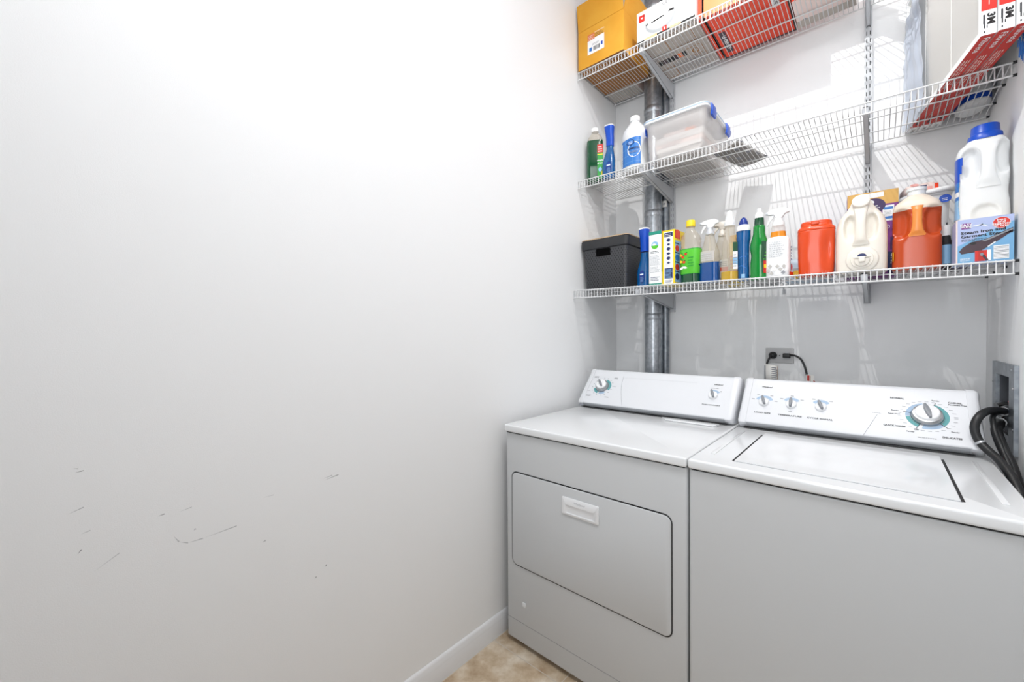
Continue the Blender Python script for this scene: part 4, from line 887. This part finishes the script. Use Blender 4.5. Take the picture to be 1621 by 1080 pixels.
# steam iron box
def deco_i(b, w, h):
    b.rect(0, 0, w, h, 'box_lilac', .0002); b.poly([(w*.03, 0, .0004), (w, 0, .0004), (w, h*.86, .0004), (w*.60, h*.68, .0004), (w*.03, h*.40, .0004)], 'box_blue')
    b.poly([(w*.2, h*.82, .0005), (w*.47, h*.86, .0005), (w*.58, h*.78, .0005), (w*.46, h*.83, .0005)], 'white'); b.poly([(w*.36, h*.80, .0005), (w*.47, h*.865, .0005), (w*.66, h*.80, .0005), (w*.48, h*.84, .0005)], 'paleblue')
    b.rect(0, 0, w*.03, h, 'pink_pale', .0006); b.rect(w*.10, h*.78, w*.27, h*.91, 'purple', .0008); b.text('EASY', w*.185, h*.865, .0115, 'white', z=.0012, bold=.015); b.text('HOME', w*.185, h*.82, .0085, 'white', z=.0012, bold=.015)
    b.text('Steam Iron and', w*.09, h*.685, .0118, 'ink_black', z=.001, align='LEFT', sx=1.25, bold=.03, ang=1.5); b.text('Garment Steamer', w*.09, h*.60, .0118, 'ink_black', z=.001, align='LEFT', sx=1.25, bold=.03, ang=1.5)
    b.lines(w*.10, h*.50, w*.55, h*.56, 2, 'ink', .001)
    b.disc(w*.79, h*.84, w*.15, h*.125, 'white', .0010, n=32); b.disc(w*.79, h*.84, w*.145, h*.118, 'red', .0013, n=32)
    for k, s_ in enumerate(('Iron', 'and', 'Steamer', 'in one')): b.text(s_, w*.79, h*(.905-.045*k), .0085, 'white', z=.0018, sx=1.3, bold=.02)
    b.poly([(w*.06, h*.27, .001), (w*.10, h*.21, .001), (w*.42, h*.24, .001), (w*.62, h*.36, .001), (w*.985, h*.63, .001), (w*.985, h*.71, .001), (w*.50, h*.50, .001), (w*.28, h*.47, .001), (w*.12, h*.36, .001)], 'iron_dark')
    b.poly([(w*.45, h*.47, .0014), (w*.52, h*.46, .0014), (w*.98, h*.66, .0014), (w*.98, h*.69, .0014)], 'knob_grey'); b.disc(w*.31, h*.435, w*.055, h*.03, 'ink_black', .0016); b.poly([(w*.55, h*.335, .0013), (w*.58, h*.33, .0013), (w*.70, h*.42, .0013), (w*.69, h*.44, .0013)], 'white')
    b.rect(w*.34, h*.02, w*.62, h*.26, 'white', .0012); b.rect(w*.34, h*.02, w*.55, h*.26, 'red', .0015); b.rect(w*.40, h*.02, w*.49, h*.26, 'red_deep', .0017); b.poly([(w*.44, h*.17, .002), (w*.48, h*.2, .002), (w*.58, h*.03, .002), (w*.53, h*.02, .002)], 'iron_dark'); b.disc(w*.46, h*.17, w*.03, h*.035, 'knob_grey', .0022)
    b.rect(w*.66, h*.04, w*.92, h*.34, 'white', .001)
    for k in range(9): b.rect(w*.665, h*(.06+.030*k), w*.915, h*(.06+.030*k+.006+.008*((k*7) % 3)/2), 'knob_grey', .0014)
    b.lines(w*.08, h*.05, w*.28, h*.12, 3, 'white', .001)
box_item('steam_iron_box', 'blue box reading Steam Iron and Garment Steamer at the right end of the lowest shelf', 'box', 1.4575, .675, Zl(1.46), .117, .10, .134, 0, dict(all='box_lilac', right='box_blue', top='card_edge'), dict(front=deco_i))
# white jug with blue stepped cap on the iron box
t = handle_jug('detergent_jug', 'white jug with a stepped blue cap standing on the steam iron box', 'jug', 1.4615, .705, Zl(1.46)+.1345, 0, .12, .1, .3, 'hdpe_white', 'hdpe_white',
    [(-.030, .175, .020, .048, .017, 2.4), (.042, .19, .016, .046, .017, 2.4), (.004, .02, .026, .026, .006, 2.0)],
    [(0, .054, .036, 0, 0, 3.4), (.004, .058, .041, 0, 0, 3.4), (.05, .0565, .040, 0, 0, 3.4), (.085, .0545, .040, -.001, 0, 3.2), (.13, .056, .041, 0, 0, 3.2), (.21, .0565, .041, 0, 0, 3.2), (.235, .053, .040, .002, 0, 3), (.250, .043, .036, .006, 0, 2.6), (.254, .040, .034, .006, 0, 2.6)], 3.2)
part(t, 'handle', lambda b: b.loft([(.10, .030, .008, .006, -.034), (.13, .019, .010, .008, -.038), (.17, .015, .010, .008, -.040), (.21, .017, .010, .008, -.038), (.232, .025, .008, .006, -.034)], 'hdpe_white', sub=5, e=2.6, n=32))
part(t, 'cap', lambda b: b.lathe([(.253, .038), (.270, .037), (.273, .033), (.275, .0315), (.298, .0305), (.300, .028)], 'blue', n=40, o=(.006, 0, 0)))
def lab(b):
    b.nofix = True
    b.loft([(.012, .0576, .0415, -.0012, -.0005), (.05, .0570, .0405, -.0012, -.0005), (.085, .0550, .0405, -.0022, -.0005), (.13, .0565, .0415, -.0012, -.0005), (.205, .0570, .0415, -.0012, -.0005)], 'sky', n=120, sub=3, e=3.25, caps=(False, False), mf=lambda z, u: ('blue' if z > .14 else 'sky' if z < .07 else 'white_print' if (z*90) % 2 < 1 else 'blue_mid'))
    keep = [i for i, f in enumerate(b.f) if all(b.v[j][0] < -.046-.006*math.sin(b.v[j][2]*20) for j in f)]
    b.f = [b.f[i] for i in keep]; b.fm = [b.fm[i] for i in keep]; b.sm = [b.sm[i] for i in keep]
part(t, 'label', lab)

# ---------------------------------------------------------------- middle shelf
t = bottle_thing('cleaner_bottle', 'dark green bottle with clear shoulders, at the left end of the middle shelf', 'bottle', .055, .742, Zm(.05), 26)
part(t, 'bottle_body', lambda b: b.loft([(0, .040, .022), (.004, .044, .026), (.215, .044, .026), (.225, .042, .025)], 'green_dark', sub=2, e=4.5, n=40, disp=lambda p: (p[0]*(1-.010*(1 if (p[2]*1000) % 22 < 4 else 0)), p[1], p[2])))
part(t, 'shoulder', lambda b: b.loft([(.225, .042, .025), (.245, .036, .023), (.262, .022, .019), (.272, .018, .017), (.276, .018, .017)], 'clear', sub=3, e=2.8))
part(t, 'cap', lambda b: b.lathe([(.275, .020), (.293, .0198), (.296, .017)], 'white', n=26))
def lab(b):
    b.nofix = True; b.T = frame((.014, -.0262, .012), (1, 0, 0), (0, 0, 1)); b.rect(0, .0, .029, .185, 'green', .0008); b.rect(0, .14, .029, .185, 'red', .0012); b.lines(.003, .145, .026, .18, 3, 'white', .0016)
    b.text('simple', .0145, .10, .0125, 'white', z=.0014, bold=.02); b.text('green', .0145, .085, .0125, 'white', z=.0014, bold=.02); b.disc(.0145, .05, .009, .012, 'sky', .0014); b.rect(0, .128, .029, .133, 'yellow', .0014); b.rect(.021, .02, .029, .04, 'yellow', .0014)
part(t, 'label', lab)
freshener(.140, .738, Zm(.14), 4, 'blue spray bottle with white-topped cap beside the dark green bottle on the middle shelf', .283)
t = bottle_thing('bleach_bottle', 'white round-shouldered bleach bottle with blue tile label on the middle shelf', 'bottle', .276, .765, Zm(.27), -22)
part(t, 'bottle_body', lambda b: b.loft([(0, .058, .050), (.006, .066, .056), (.17, .067, .057), (.185, .067, .057), (.225, .054, .048), (.255, .030, .029), (.266, .0215, .0215), (.272, .0215, .0215)], 'hdpe_white', sub=5, e=2.3, n=44))
part(t, 'cap', lambda b: b.lathe([(.270, .0245), (.291, .0240), (.294, .021)], 'white', n=30))
def lab(b):
    b.nofix = True
    def w(x, y, z):
        a = x/.062; ca, sa = math.sin(a), -math.cos(a); ee = 2.3
        return ((.0675+z)*sgnpow(ca, 2/ee), (.0575+z)*sgnpow(sa, 2/ee), y)
    b.w = w; b.rect(-.075, .03, .075, .165, 'blue_mid', .0006, nx=40)
    for k in range(5): b.rect(-.072+.034*k, .03, -.071+.034*k, .165, 'sky', .001)
    for k in range(4): b.rect(-.075, .045+.034*k, .075, .046+.034*k, 'sky', .001, nx=30)
    b.rect(-.075, .035, -.025, .155, 'white_print', .0012, nx=14); b.lines(-.070, .09, -.03, .15, 6, 'ink_soft', .0016); b.rect(-.062, .04, -.04, .062, 'ink_black', .0016, nx=4); b.lines(-.038, .045, -.028, .08, 3, 'ink', .0016)
    b.disc(.040, .105, .034, .038, 'white', .0014, n=32); b.disc(.022, .142, .020, .015, 'navy', .0018, n=24); b.disc(.022, .142, .017, .012, 'blue_mid', .0021, n=24); b.text('great', .022, .145, .009, 'white', z=.0026); b.text('value', .022, .138, .009, 'white', z=.0026)
    b.text('AMMONIA', .040, .110, .013, 'navy', z=.0022, bold=.03); b.lines(.012, .088, .062, .100, 2, 'ink_soft', .002)
part(t, 'label', lab)

# clear storage bin with blue latches
bx, by, bz = .512, .858, Zm(.5)
t = thing('storage_bin', 'clear plastic storage bin with blue latches full of papers on the middle shelf', 'storage bin', (bx, by, bz), 0)
b = MB(); hx, hy, hh = .142, .198, .185
b.rings([rr(hx-.022, hy-.022, .02, .0005), rr(hx-.016, hy-.016, .022, .008), rr(hx-.004, hy-.004, .026, hh)], 'frost', caps=(True, False)); b.build('bin_body', t)
b = MB(); b.rings([rr(hx-.003, hy-.003, .026, hh-.006), rr(hx+.006, hy+.006, .028, hh-.004), rr(hx+.007, hy+.007, .028, hh+.010), rr(hx+.002, hy+.002, .026, hh+.016), rr(hx-.010, hy-.010, .022, hh+.016), rr(hx-.014, hy-.014, .02, hh+.010)], 'frost_lid'); b.build('lid', t) if mat('frost_lid', 'eceef0', .3, alpha=.8) else 0
b = MB(); b.rings([rr(hx+.0068, hy+.0068, .028, hh+.0050), rr(hx+.0078, hy+.0078, .028, hh+.0055), rr(hx+.0078, hy+.0078, .028, hh+.0095), rr(hx+.0068, hy+.0068, .028, hh+.0100)], 'paleblue', caps=(False, False)); plabel(b.build('lid_seal', t), 'blue seal line round the lid')
for sx, yy in ((1, -.125), (1, .110), (-1, -.125), (-1, .110)):
    b = MB(); P = [(hx+.004, hh+.019), (hx+.012, hh+.015), (hx+.015, hh-.010), (hx+.012, hh-.032), (hx+.004, hh-.034), (hx+.008, hh-.008)]
    b.prism([(sx*a, c) for a, c in P], yy-.03, yy+.03, 'blue', axis='y', bev=.0015); plabel(b.build('latch', t), 'blue snap latch')
# its contents: a stack of papers and a pink envelope
g_ = 'papers inside the clear storage bin'
rp = random.Random(11)
zz = .012
for k in range(6):
    hgt = (.012, .010, .018, .02, .02, .03)[k]; w_ = .095+.006*k/2; d_ = .14
    o_ = thing('paper_stack', ('lowest pale bundle of papers inside the clear bin', 'second bundle of papers from the bottom of the clear bin', 'third bundle of papers from the bottom of the clear bin', 'fourth bundle of papers from the bottom of the clear bin', 'second bundle of papers from the top inside the clear bin', 'thick white bundle of papers topmost inside the clear bin')[k], 'papers', (bx, by, bz+zz), rp.uniform(-3, 3), g_)
    b = MB(); b.box(-w_, w_, -d_, d_, 0, hgt-.001, ('paper_grey', 'paper', 'paper_grey', 'paper', 'pink_pale', 'paper')[k]); b.build('sheets', o_)
    zz += hgt
    if k in (2, 4):
        b = MB(); b.nofix = True; b.T = frame((0, -d_, 0), (1, 0, 0), (0, 0, 1)); b.lines(-.08, .002, .02, hgt-.003, 2, 'ink_soft', .0006); b.build('print', o_)
o_ = thing('envelope', 'pink and orange envelope lying on the papers inside the clear bin', 'envelope', (bx-.01, by-.03, bz+zz), 6)
b = MB(); b.box(-.07, .07, -.10, .10, 0, .018, 'pink_pale'); b.box(.028, .070, -.101, .10, .004, .020, 'skin_orange'); b.build('sleeve', o_)
# brochure
t = thing('brochure', 'grey curled brochure lying on the middle shelf right of the clear bin', 'brochure', (.735, .88, Zm(.74)), -14)
for k in range(3):
    b = MB(); g = []
    for j in range(9):
        v = j/8; g.append([b.pt((-.055+.11*i/6+.004*k, -.13+.26*v, .0006+.0012*k+.010*(1-v)**2*(i/6)+.006*(i/6)**2*(1+.5*k))) for i in range(7)])
    for j in range(8):
        for i in range(6): b.face((g[j][i], g[j][i+1], g[j+1][i+1], g[j+1][i]), ('flyer_grey', 'paper_grey', 'paper')[k] if (i+j*3+k) % 7 else 'ink_soft', True)
    b.nofix = True; o_ = b.build('page', t); o_.modifiers.new('solid', 'SOLIDIFY').thickness = .0004

# air filters leaning in a row, their card edges red
mat('filter_card', 'c73227', .55)
def air_filter(x0, y0, label, first=False):
    ang = math.atan2(.633, -.145)  # forward direction from rear corner
    L, H, T = .640, .524, .029
    z0 = zs('mid', 1.4)+.001
    # local: u along the bottom edge from rear to front, n = thickness to the right, z up
    t = thing('air_filter', label, 'air filter', (x0, y0, z0), 0, 'pleated air filters at the right end of the middle shelf')
    U_ = Vector((.130, -.633, 0)).normalized(); N_ = Vector((.633, .130, 0)).normalized()
    T4 = Matrix.Identity(4)
    for i in range(3): T4[i][0] = U_[i]; T4[i][1] = N_[i]; T4[i][2] = (0, 0, 1)[i]
    b = MB(); b.T = T4; f = .016
    b.box(0, L, 0, T, 0, f, 'white_print', dict(bottom='filter_card')); b.box(0, L, 0, T, H-f, H, 'white_print'); b.box(0, f, 0, T, f, H-f, 'white_print'); b.box(L-f, L, 0, T, f, H-f, 'white_print', dict(right='white_print'))
    b.build('card_frame', t)
    b = MB(); b.T = T4; n = 30; A = []; B_ = []
    for k in range(2*n+1):
        z_ = f+(H-2*f)*k/(2*n); d = .0065 if k % 2 else .0130
        A.append(b.pt((f, d, z_))); B_.append(b.pt((L-f, d, z_)))
    for k in range(2*n): b.face((A[k], A[k+1], B_[k+1], B_[k]), 'pleat')
    b.nofix = True; b.build('pleated_media', t)
    # wire support strips on the left face
    b = MB(); b.T = T4
    for uu in (.20, .42): b.box(uu, uu+.002, .0062, .0068, f, H-f, 'pleat')
    b.build('support_strips', t)
    # print: red front card, white brand square, red underside with lettering
    b = MB(); b.nofix = True
    ey = Vector((0, 0, 1)); b.T = T4 @ frame((L, 0, 0), (0, 1, 0), (0, 0, 1))
    b.rect(0, .0, T, .066, 'white', .0005); b.rect(0, .066, T, H, 'red', .0009); b.rect(T*.5-.0008, .08, T*.5+.0008, H, 'pink_pale', .0012)
    b.text('3M', T*.62, .042, .020, 'ink_black', z=.0014, ang=-90, bold=.04, sx=1.2); b.rect(T*.12, .03, T*.25, .055, 'ink', .0012); b.rect(T*.15, .018, T*.25, .03, 'ink', .0012); b.rect(T*.35, .018, T*.42, .026, 'ink', .0012); b.rect(T*.15, .006, T*.25, .011, 'ink', .0012)
    b.T = T4 @ frame((0, 0, 0), (-1, 0, 0), (0, 1, 0)); 
    b.T = T4 @ frame((L, 0, 0), (-1, 0, 0), (0, 1, 0))
    b.rect(0, 0, L, T, 'filter_card', .0005); b.text('Filtrete', .012, T*.55, .020, 'white', z=.0010, align='LEFT', bold=.01, sx=1.25)
    b.lines(.12, T*.2, .30, T*.8, 3, 'pink_pale', .001); b.rect(.13, T*.12, .44, T*.15, 'pink_pale', .001); b.rect(L-.06, 0, L, T, 'white', .0008); b.text('3M', L-.03, T*.5, .018, 'ink_black', z=.0012); b.rect(L-.13, T*.3, L-.08, T*.6, 'ink', .0009)
    b.build('printed_edges', t)
    return t
air_filter(1.297, 1.068, 'white pleated air filter with red card edge, leftmost of the three on the middle shelf', True)
air_filter(1.329, 1.068, 'red-edged air filter between the other two on the middle shelf')
air_filter(1.361, 1.068, 'red-edged air filter nearest the right wall on the middle shelf')
mat('foil_blue', 'ccd6e6', .35, alpha=.72, coat=.3)
t = thing('plastic_wrap', 'milky bluish plastic wrap over the rear of the leftmost air filter', 'plastic wrap', (1.297, 1.068, Zm(1.3)+.001))
U2 = Vector((.130, -.633, 0)).normalized(); N2 = Vector((.633, .130, 0)).normalized()
b = MB(); b.nofix = True; nu, nv = 24, 40; g = []; rw = random.Random(8); ph = [rw.uniform(0, 6) for _ in range(6)]
for j_ in range(nv+1):
    row = []
    for i_ in range(nu+1):
        uu = i_/nu; vv = j_/nv; u_ = .004+.235*uu*(1-.25*vv); z_ = .002+(.40+.12*uu)*vv
        n_ = -.0065-.0025*math.sin(uu*17+ph[0]+vv*3)-.0018*math.sin(vv*31+uu*9+ph[1])-.0015*math.sin(uu*40+vv*22+ph[2])
        p_ = U2*u_+N2*n_; row.append(b.pt((p_.x, p_.y, z_)))
    g.append(row)
for j_ in range(nv):
    for i_ in range(nu): b.face((g[j_][i_], g[j_][i_+1], g[j_+1][i_+1], g[j_+1][i_]), 'foil_blue', True)
b.build('wrap_film', t)
t = bottle_thing('cleaner_bottle', 'white oval bottle with a blue band behind the air filters in the right corner', 'bottle', 1.470, .975, Zm(1.47), 8)
part(t, 'bottle_body', lambda b: b.loft([(0, .030, .060), (.008, .041, .072), (.12, .042, .074), (.17, .03, .05), (.19, .016, .016)], 'hdpe_white', sub=4, e=2.4, n=40))
part(t, 'cap', lambda b: b.lathe([(.188, .018), (.212, .018), (.214, .015)], 'white', n=24))
def lab(b): b.nofix = True; b.loft([(.012, .0418, .0728), (.03, .0422, .0735)], 'blue', n=40, e=2.4, caps=(False, False)); b.loft([(.034, .0422, .0735), (.11, .0428, .0746)], 'white_print', n=40, e=2.4, caps=(False, False))
part(t, 'label', lab)
# duster on a hook at the right wall
t = thing('duster', 'white and blue fringed duster hanging on the right wall past the filters', 'duster', (XR, .535, 2.46))
part(t, 'hook', lambda b: b.tube([(-.001, 0, .01), (-.012, 0, .008), (-.014, 0, 0), (-.010, 0, -.006)], .002, 'chrome'))
part(t, 'handle', lambda b: b.tube([(-.011, 0, -.004), (-.012, 0, -.12)], .005, 'blue', n=12))
rd = random.Random(2)
def fr(b):
    for k in range(150):
        a = rd.uniform(0, 2*math.pi); z = rd.uniform(-.40, -.11); r = rd.uniform(.008, .012)
        x0, y0 = .004*math.cos(a), .008*math.sin(a); b.tube([(-.010+x0*.6, y0, z), (-.010+r*.5*math.cos(a), r*1.6*math.sin(a), z-.006), (-.010+r*.6*math.cos(a), r*1.9*math.sin(a), z-.03)], .0011, 'white' if z > -.34 and rd.random() > .25 else 'blue_mid', n=4)
part(t, 'fringe', fr)

# ---------------------------------------------------------------- top shelf
cz = Zt(.14)
t = thing('cardboard_carton', 'tall mustard-yellow cardboard carton with open flaps at the left end of the top shelf', 'carton', (.143, .790, cz))
CW, CD, CH = .262, .292, .200
b = MB(); b.box(-CW/2, CW/2, -CD/2, CD/2, 0, CH, 'card_yellow', dict(bottom='card_brown')); b.build('carton_body', t, bevel=.001)
b = MB(); b.rings([[(x, y, z) for x, y in ((-CW/2, 0), (CW/2, 0), (CW/2, .004), (-CW/2, .004))] for y0, z in ((0, CH),)] , 'card_yellow') if False else None
b.rings([[(-CW/2+.001, -CD/2, CH+.001), (CW/2-.001, -CD/2, CH+.001), (CW/2-.001, -CD/2+.004, CH+.001), (-CW/2+.001, -CD/2+.004, CH+.001)], [(-CW/2+.001, -CD/2-.014, CH+.135), (CW/2-.004, -CD/2-.014, CH+.135), (CW/2-.004, -CD/2-.010, CH+.135), (-CW/2+.001, -CD/2-.010, CH+.135)]], 'card_yellow', smooth=False); b.build('front_flap', t)
b = MB(); b.rings([[(CW/2-.004, -CD/2+.006, CH), (CW/2, -CD/2+.006, CH), (CW/2, CD/2, CH), (CW/2-.004, CD/2, CH)], [(CW/2+.010, -CD/2+.02, CH+.13), (CW/2+.014, -CD/2+.02, CH+.13), (CW/2+.014, CD/2-.02, CH+.13), (CW/2+.010, CD/2-.02, CH+.13)]], 'card_yellow', smooth=False); b.build('side_flap', t)
b = MB(); b.box(-CW/2, -CW/2+.004, -CD/2+.006, CD/2, CH, CH+.13, 'card_yellow'); b.build('side_flap', t)
b = MB(); b.nofix = True; b.T = frame((-CW/2, -CD/2, 0), (1, 0, 0), (0, 0, 1))
b.rect(.058, .058, .155, .162, 'white', .0006); b.rect(.058, .130, .100, .162, 'orange_pale', .0009); b.rect(.100, .134, .155, .160, 'card_yellow', .0009); b.lines(.102, .137, .152, .158, 3, 'ink', .0012); b.lines(.062, .134, .096, .158, 3, 'pink_pale', .0012)
b.rect(.068, .072, .084, .092, 'blue_mid', .0009)
rr2 = random.Random(4); xx = .092
while xx < .128: w_ = rr2.choice((.001, .002, .003)); b.rect(xx, .070, xx+w_, .092, 'ink_black', .0009); xx += w_+.0015
b.lines(.085, .100, .13, .112, 2, 'ink_soft', .0009); b.rect(.136, .08, .146, .098, 'blue', .0009)
b.build('shipping_label', t)
for a, c in ((.03, .31), (.105, .338), (.108, .326)):
    b = MB(); b.nofix = True; b.T = frame((-CW/2, -CD/2, 0), (1, 0, 0), (0, 0, 1)); b.rect(a, c, a+.003, c+.006, 'ink', .0006); b.build('staple', t)
t = thing('cardboard_box', 'white flat box pushed to the wall behind the mustard carton, seen from below', 'box', (.125, 1.0, cz))
b = MB(); b.box(-.11, .07, -.058, .055, 0, .10, 'pink_pale', dict(bottom='card_grey')); b.build('carton', t, bevel=.001)
def deco_pf(b, w, h):
    b.rect(w*.045, h*.66, w*.15, h*.88, 'red', .0008); b.text('M', w*.098, h*.77, .014, 'white', z=.0012, bold=.03)
    b.disc(w*.42, h*.46, w*.26, h*.36, 'bowl_grey', .0006, n=36); b.disc(w*.42, h*.52, w*.24, h*.32, 'white', .0010, n=36)
    b.poly([(w*.26, h*.50, .0016), (w*.28, h*.46, .0016), (w*.49, h*.50, .0016), (w*.49, h*.54, .0016)], 'ink_black'); b.poly([(w*.17, h*.48, .0016), (w*.19, h*.44, .0016), (w*.215, h*.50, .0016), (w*.20, h*.53, .0016)], 'ink_black'); b.poly([(w*.56, h*.56, .0016), (w*.66, h*.54, .0016), (w*.66, h*.60, .0016), (w*.58, h*.62, .0016)], 'ink_black')
    b.rect(w*.46, h*.05, w*.54, h*.19, 'red', .0008); b.rect(w*.49, h*.08, w*.51, h*.16, 'white', .0012)
    b.text('CLASSIC', w*.62, h*.90, .020, 'ink', z=.0008, sx=1.2); b.text('2', w*.74, h*.34, .022, 'ink_soft', z=.0008); b.lines(w*.78, h*.33, w*.93, h*.42, 2, 'ink_line', .0008)
    b.text('COLLECTION', w*.33, h*.82, .018, 'bowl_grey', z=.0008)
def deco_pb(b, w, h):
    b.rect(0, 0, w, h, 'card_grey', .0002); 
    for a, c, d, e_ in ((.06, .60, .42, .92), (.50, .62, .86, .92), (.06, .05, .30, .30), (.62, .22, .88, .52)):
        for q in ((a, c, d, c+.01), (a, e_-.01, d, e_), (a, c, a+.012, e_), (d-.012, c, d, e_)): b.rect(w*q[0], h*q[1], w*q[2], h*q[3], 'card_brown', .0005)
    for k, m_ in enumerate(('ink_black', 'iron_dark', 'ink_black', 'ink_black', 'iron_dark', 'skin_orange', 'ink_black')): b.rect(w*(.10+.072*k), h*.40, w*(.165+.072*k), h*.50, m_, .0006)
    b.lines(w*.06, h*.54, w*.5, h*.58, 2, 'ink_soft', .0006); b.lines(w*.3, h*.07, w*.9, h*.36, 9, 'ink_soft', .0006); b.disc(w*.75, h*.42, w*.06, h*.05, 'card_brown', .0006, r0=w*.04); b.lines(w*.68, h*.30, w*.84, h*.36, 2, 'card_brown', .0008)
    b.rect(0, 0, w, h*.0+.012, 'white', .0005)
bxw = box_item('cookware_box', 'white cookware box with a bowl picture and red squares on the top shelf', 'box', .472, .850, Zt(.47), .272, .385, .150, 0, dict(all='white_print', bottom='card_grey'), dict(front=deco_pf, bottom=deco_pb))
b = MB(); b.T = frame((-.136, -.1925, 0), (1, 0, 0), (0, 0, 1)); b.nofix = True; b.rect(0, 0, .272, .010, 'ink_black', .0007); b.rect(.04, .003, .10, .014, 'card_edge', .0010); b.rect(.16, .003, .21, .014, 'card_edge', .0010); b.build('torn_edge', bxw)
box_item('cookware_box', 'narrow orange box edge with black side between the white and the large orange box', 'box', .621, .86, Zt(.62), .016, .36, .22, 0, dict(all='orange_print', right='ink_black', front='orange_print'))
def deco_lit_front(b, w, h):
    b.rect(0, 0, w, h, 'orange_pale', .0003)  # front coloured paler to paint in the strong light on it
def deco_ob(b, w, h):
    b.rect(0, 0, w, h, 'orange_print', .0002); b.rect(0, 0, .006, h, 'ink_black', .0006); b.rect(w-.008, 0, w, h, 'ink_black', .0006); b.rect(0, 0, w, .012, 'iron_dark', .0005)
    b.rect(w*.80, h*.62, w*.89, h*.96, 'white', .0006); b.T = b.T @ Matrix.Translation((w*.845, h*.77, 0)) @ Matrix.Rotation(math.radians(-90), 4, 'Z'); b.text('LE CREUSET', 0, 0, .019, 'ink_black', z=.001, bold=.02, sx=1.0)
    b.T = b.T @ Matrix.Rotation(math.radians(90), 4, 'Z') @ Matrix.Translation((-w*.845, -h*.77, 0)); b.disc(w*.845, h*.935, .006, .006, 'ink', .001)
    b.rect(w*.07, h*.12, w*.16, h*.60, 'iron_dark', .0006)
    b.T = b.T @ Matrix.Translation((w*.115, h*.36, 0)) @ Matrix.Rotation(math.radians(-90), 4, 'Z'); b.text('LE CREUSET', 0, 0, .021, 'white', z=.001, bold=.02)
    b.T = b.T @ Matrix.Rotation(math.radians(90), 4, 'Z') @ Matrix.Translation((-w*.115, -h*.36, 0))
    for k in range(6): b.lines(w*(.25+.08*k), h*.2, w*(.27+.08*k), h*.85, 12, 'orange_pale', .0006)
box_item('cookware_box', 'large orange box with white LE CREUSET label on its underside, on the top shelf', 'box', .785, .866, Zt(.785), .300, .362, .26, 0, dict(all='orange_print'), dict(front=deco_lit_front, bottom=deco_ob))
def deco_k(b, w, h): b.rect(0, 0, w, .05, 'card_grey', .0004); b.disc(w*.15, h*.25, .008, .008, 'chrome', .0006)
box_item('cardboard_box', 'pale pink box lying right of the large orange box on the top shelf', 'box', 1.042, .935, Zt(1.04), .205, .20, .06, 0, dict(all='pink_pale', front='orange_print'), dict(bottom=deco_k))
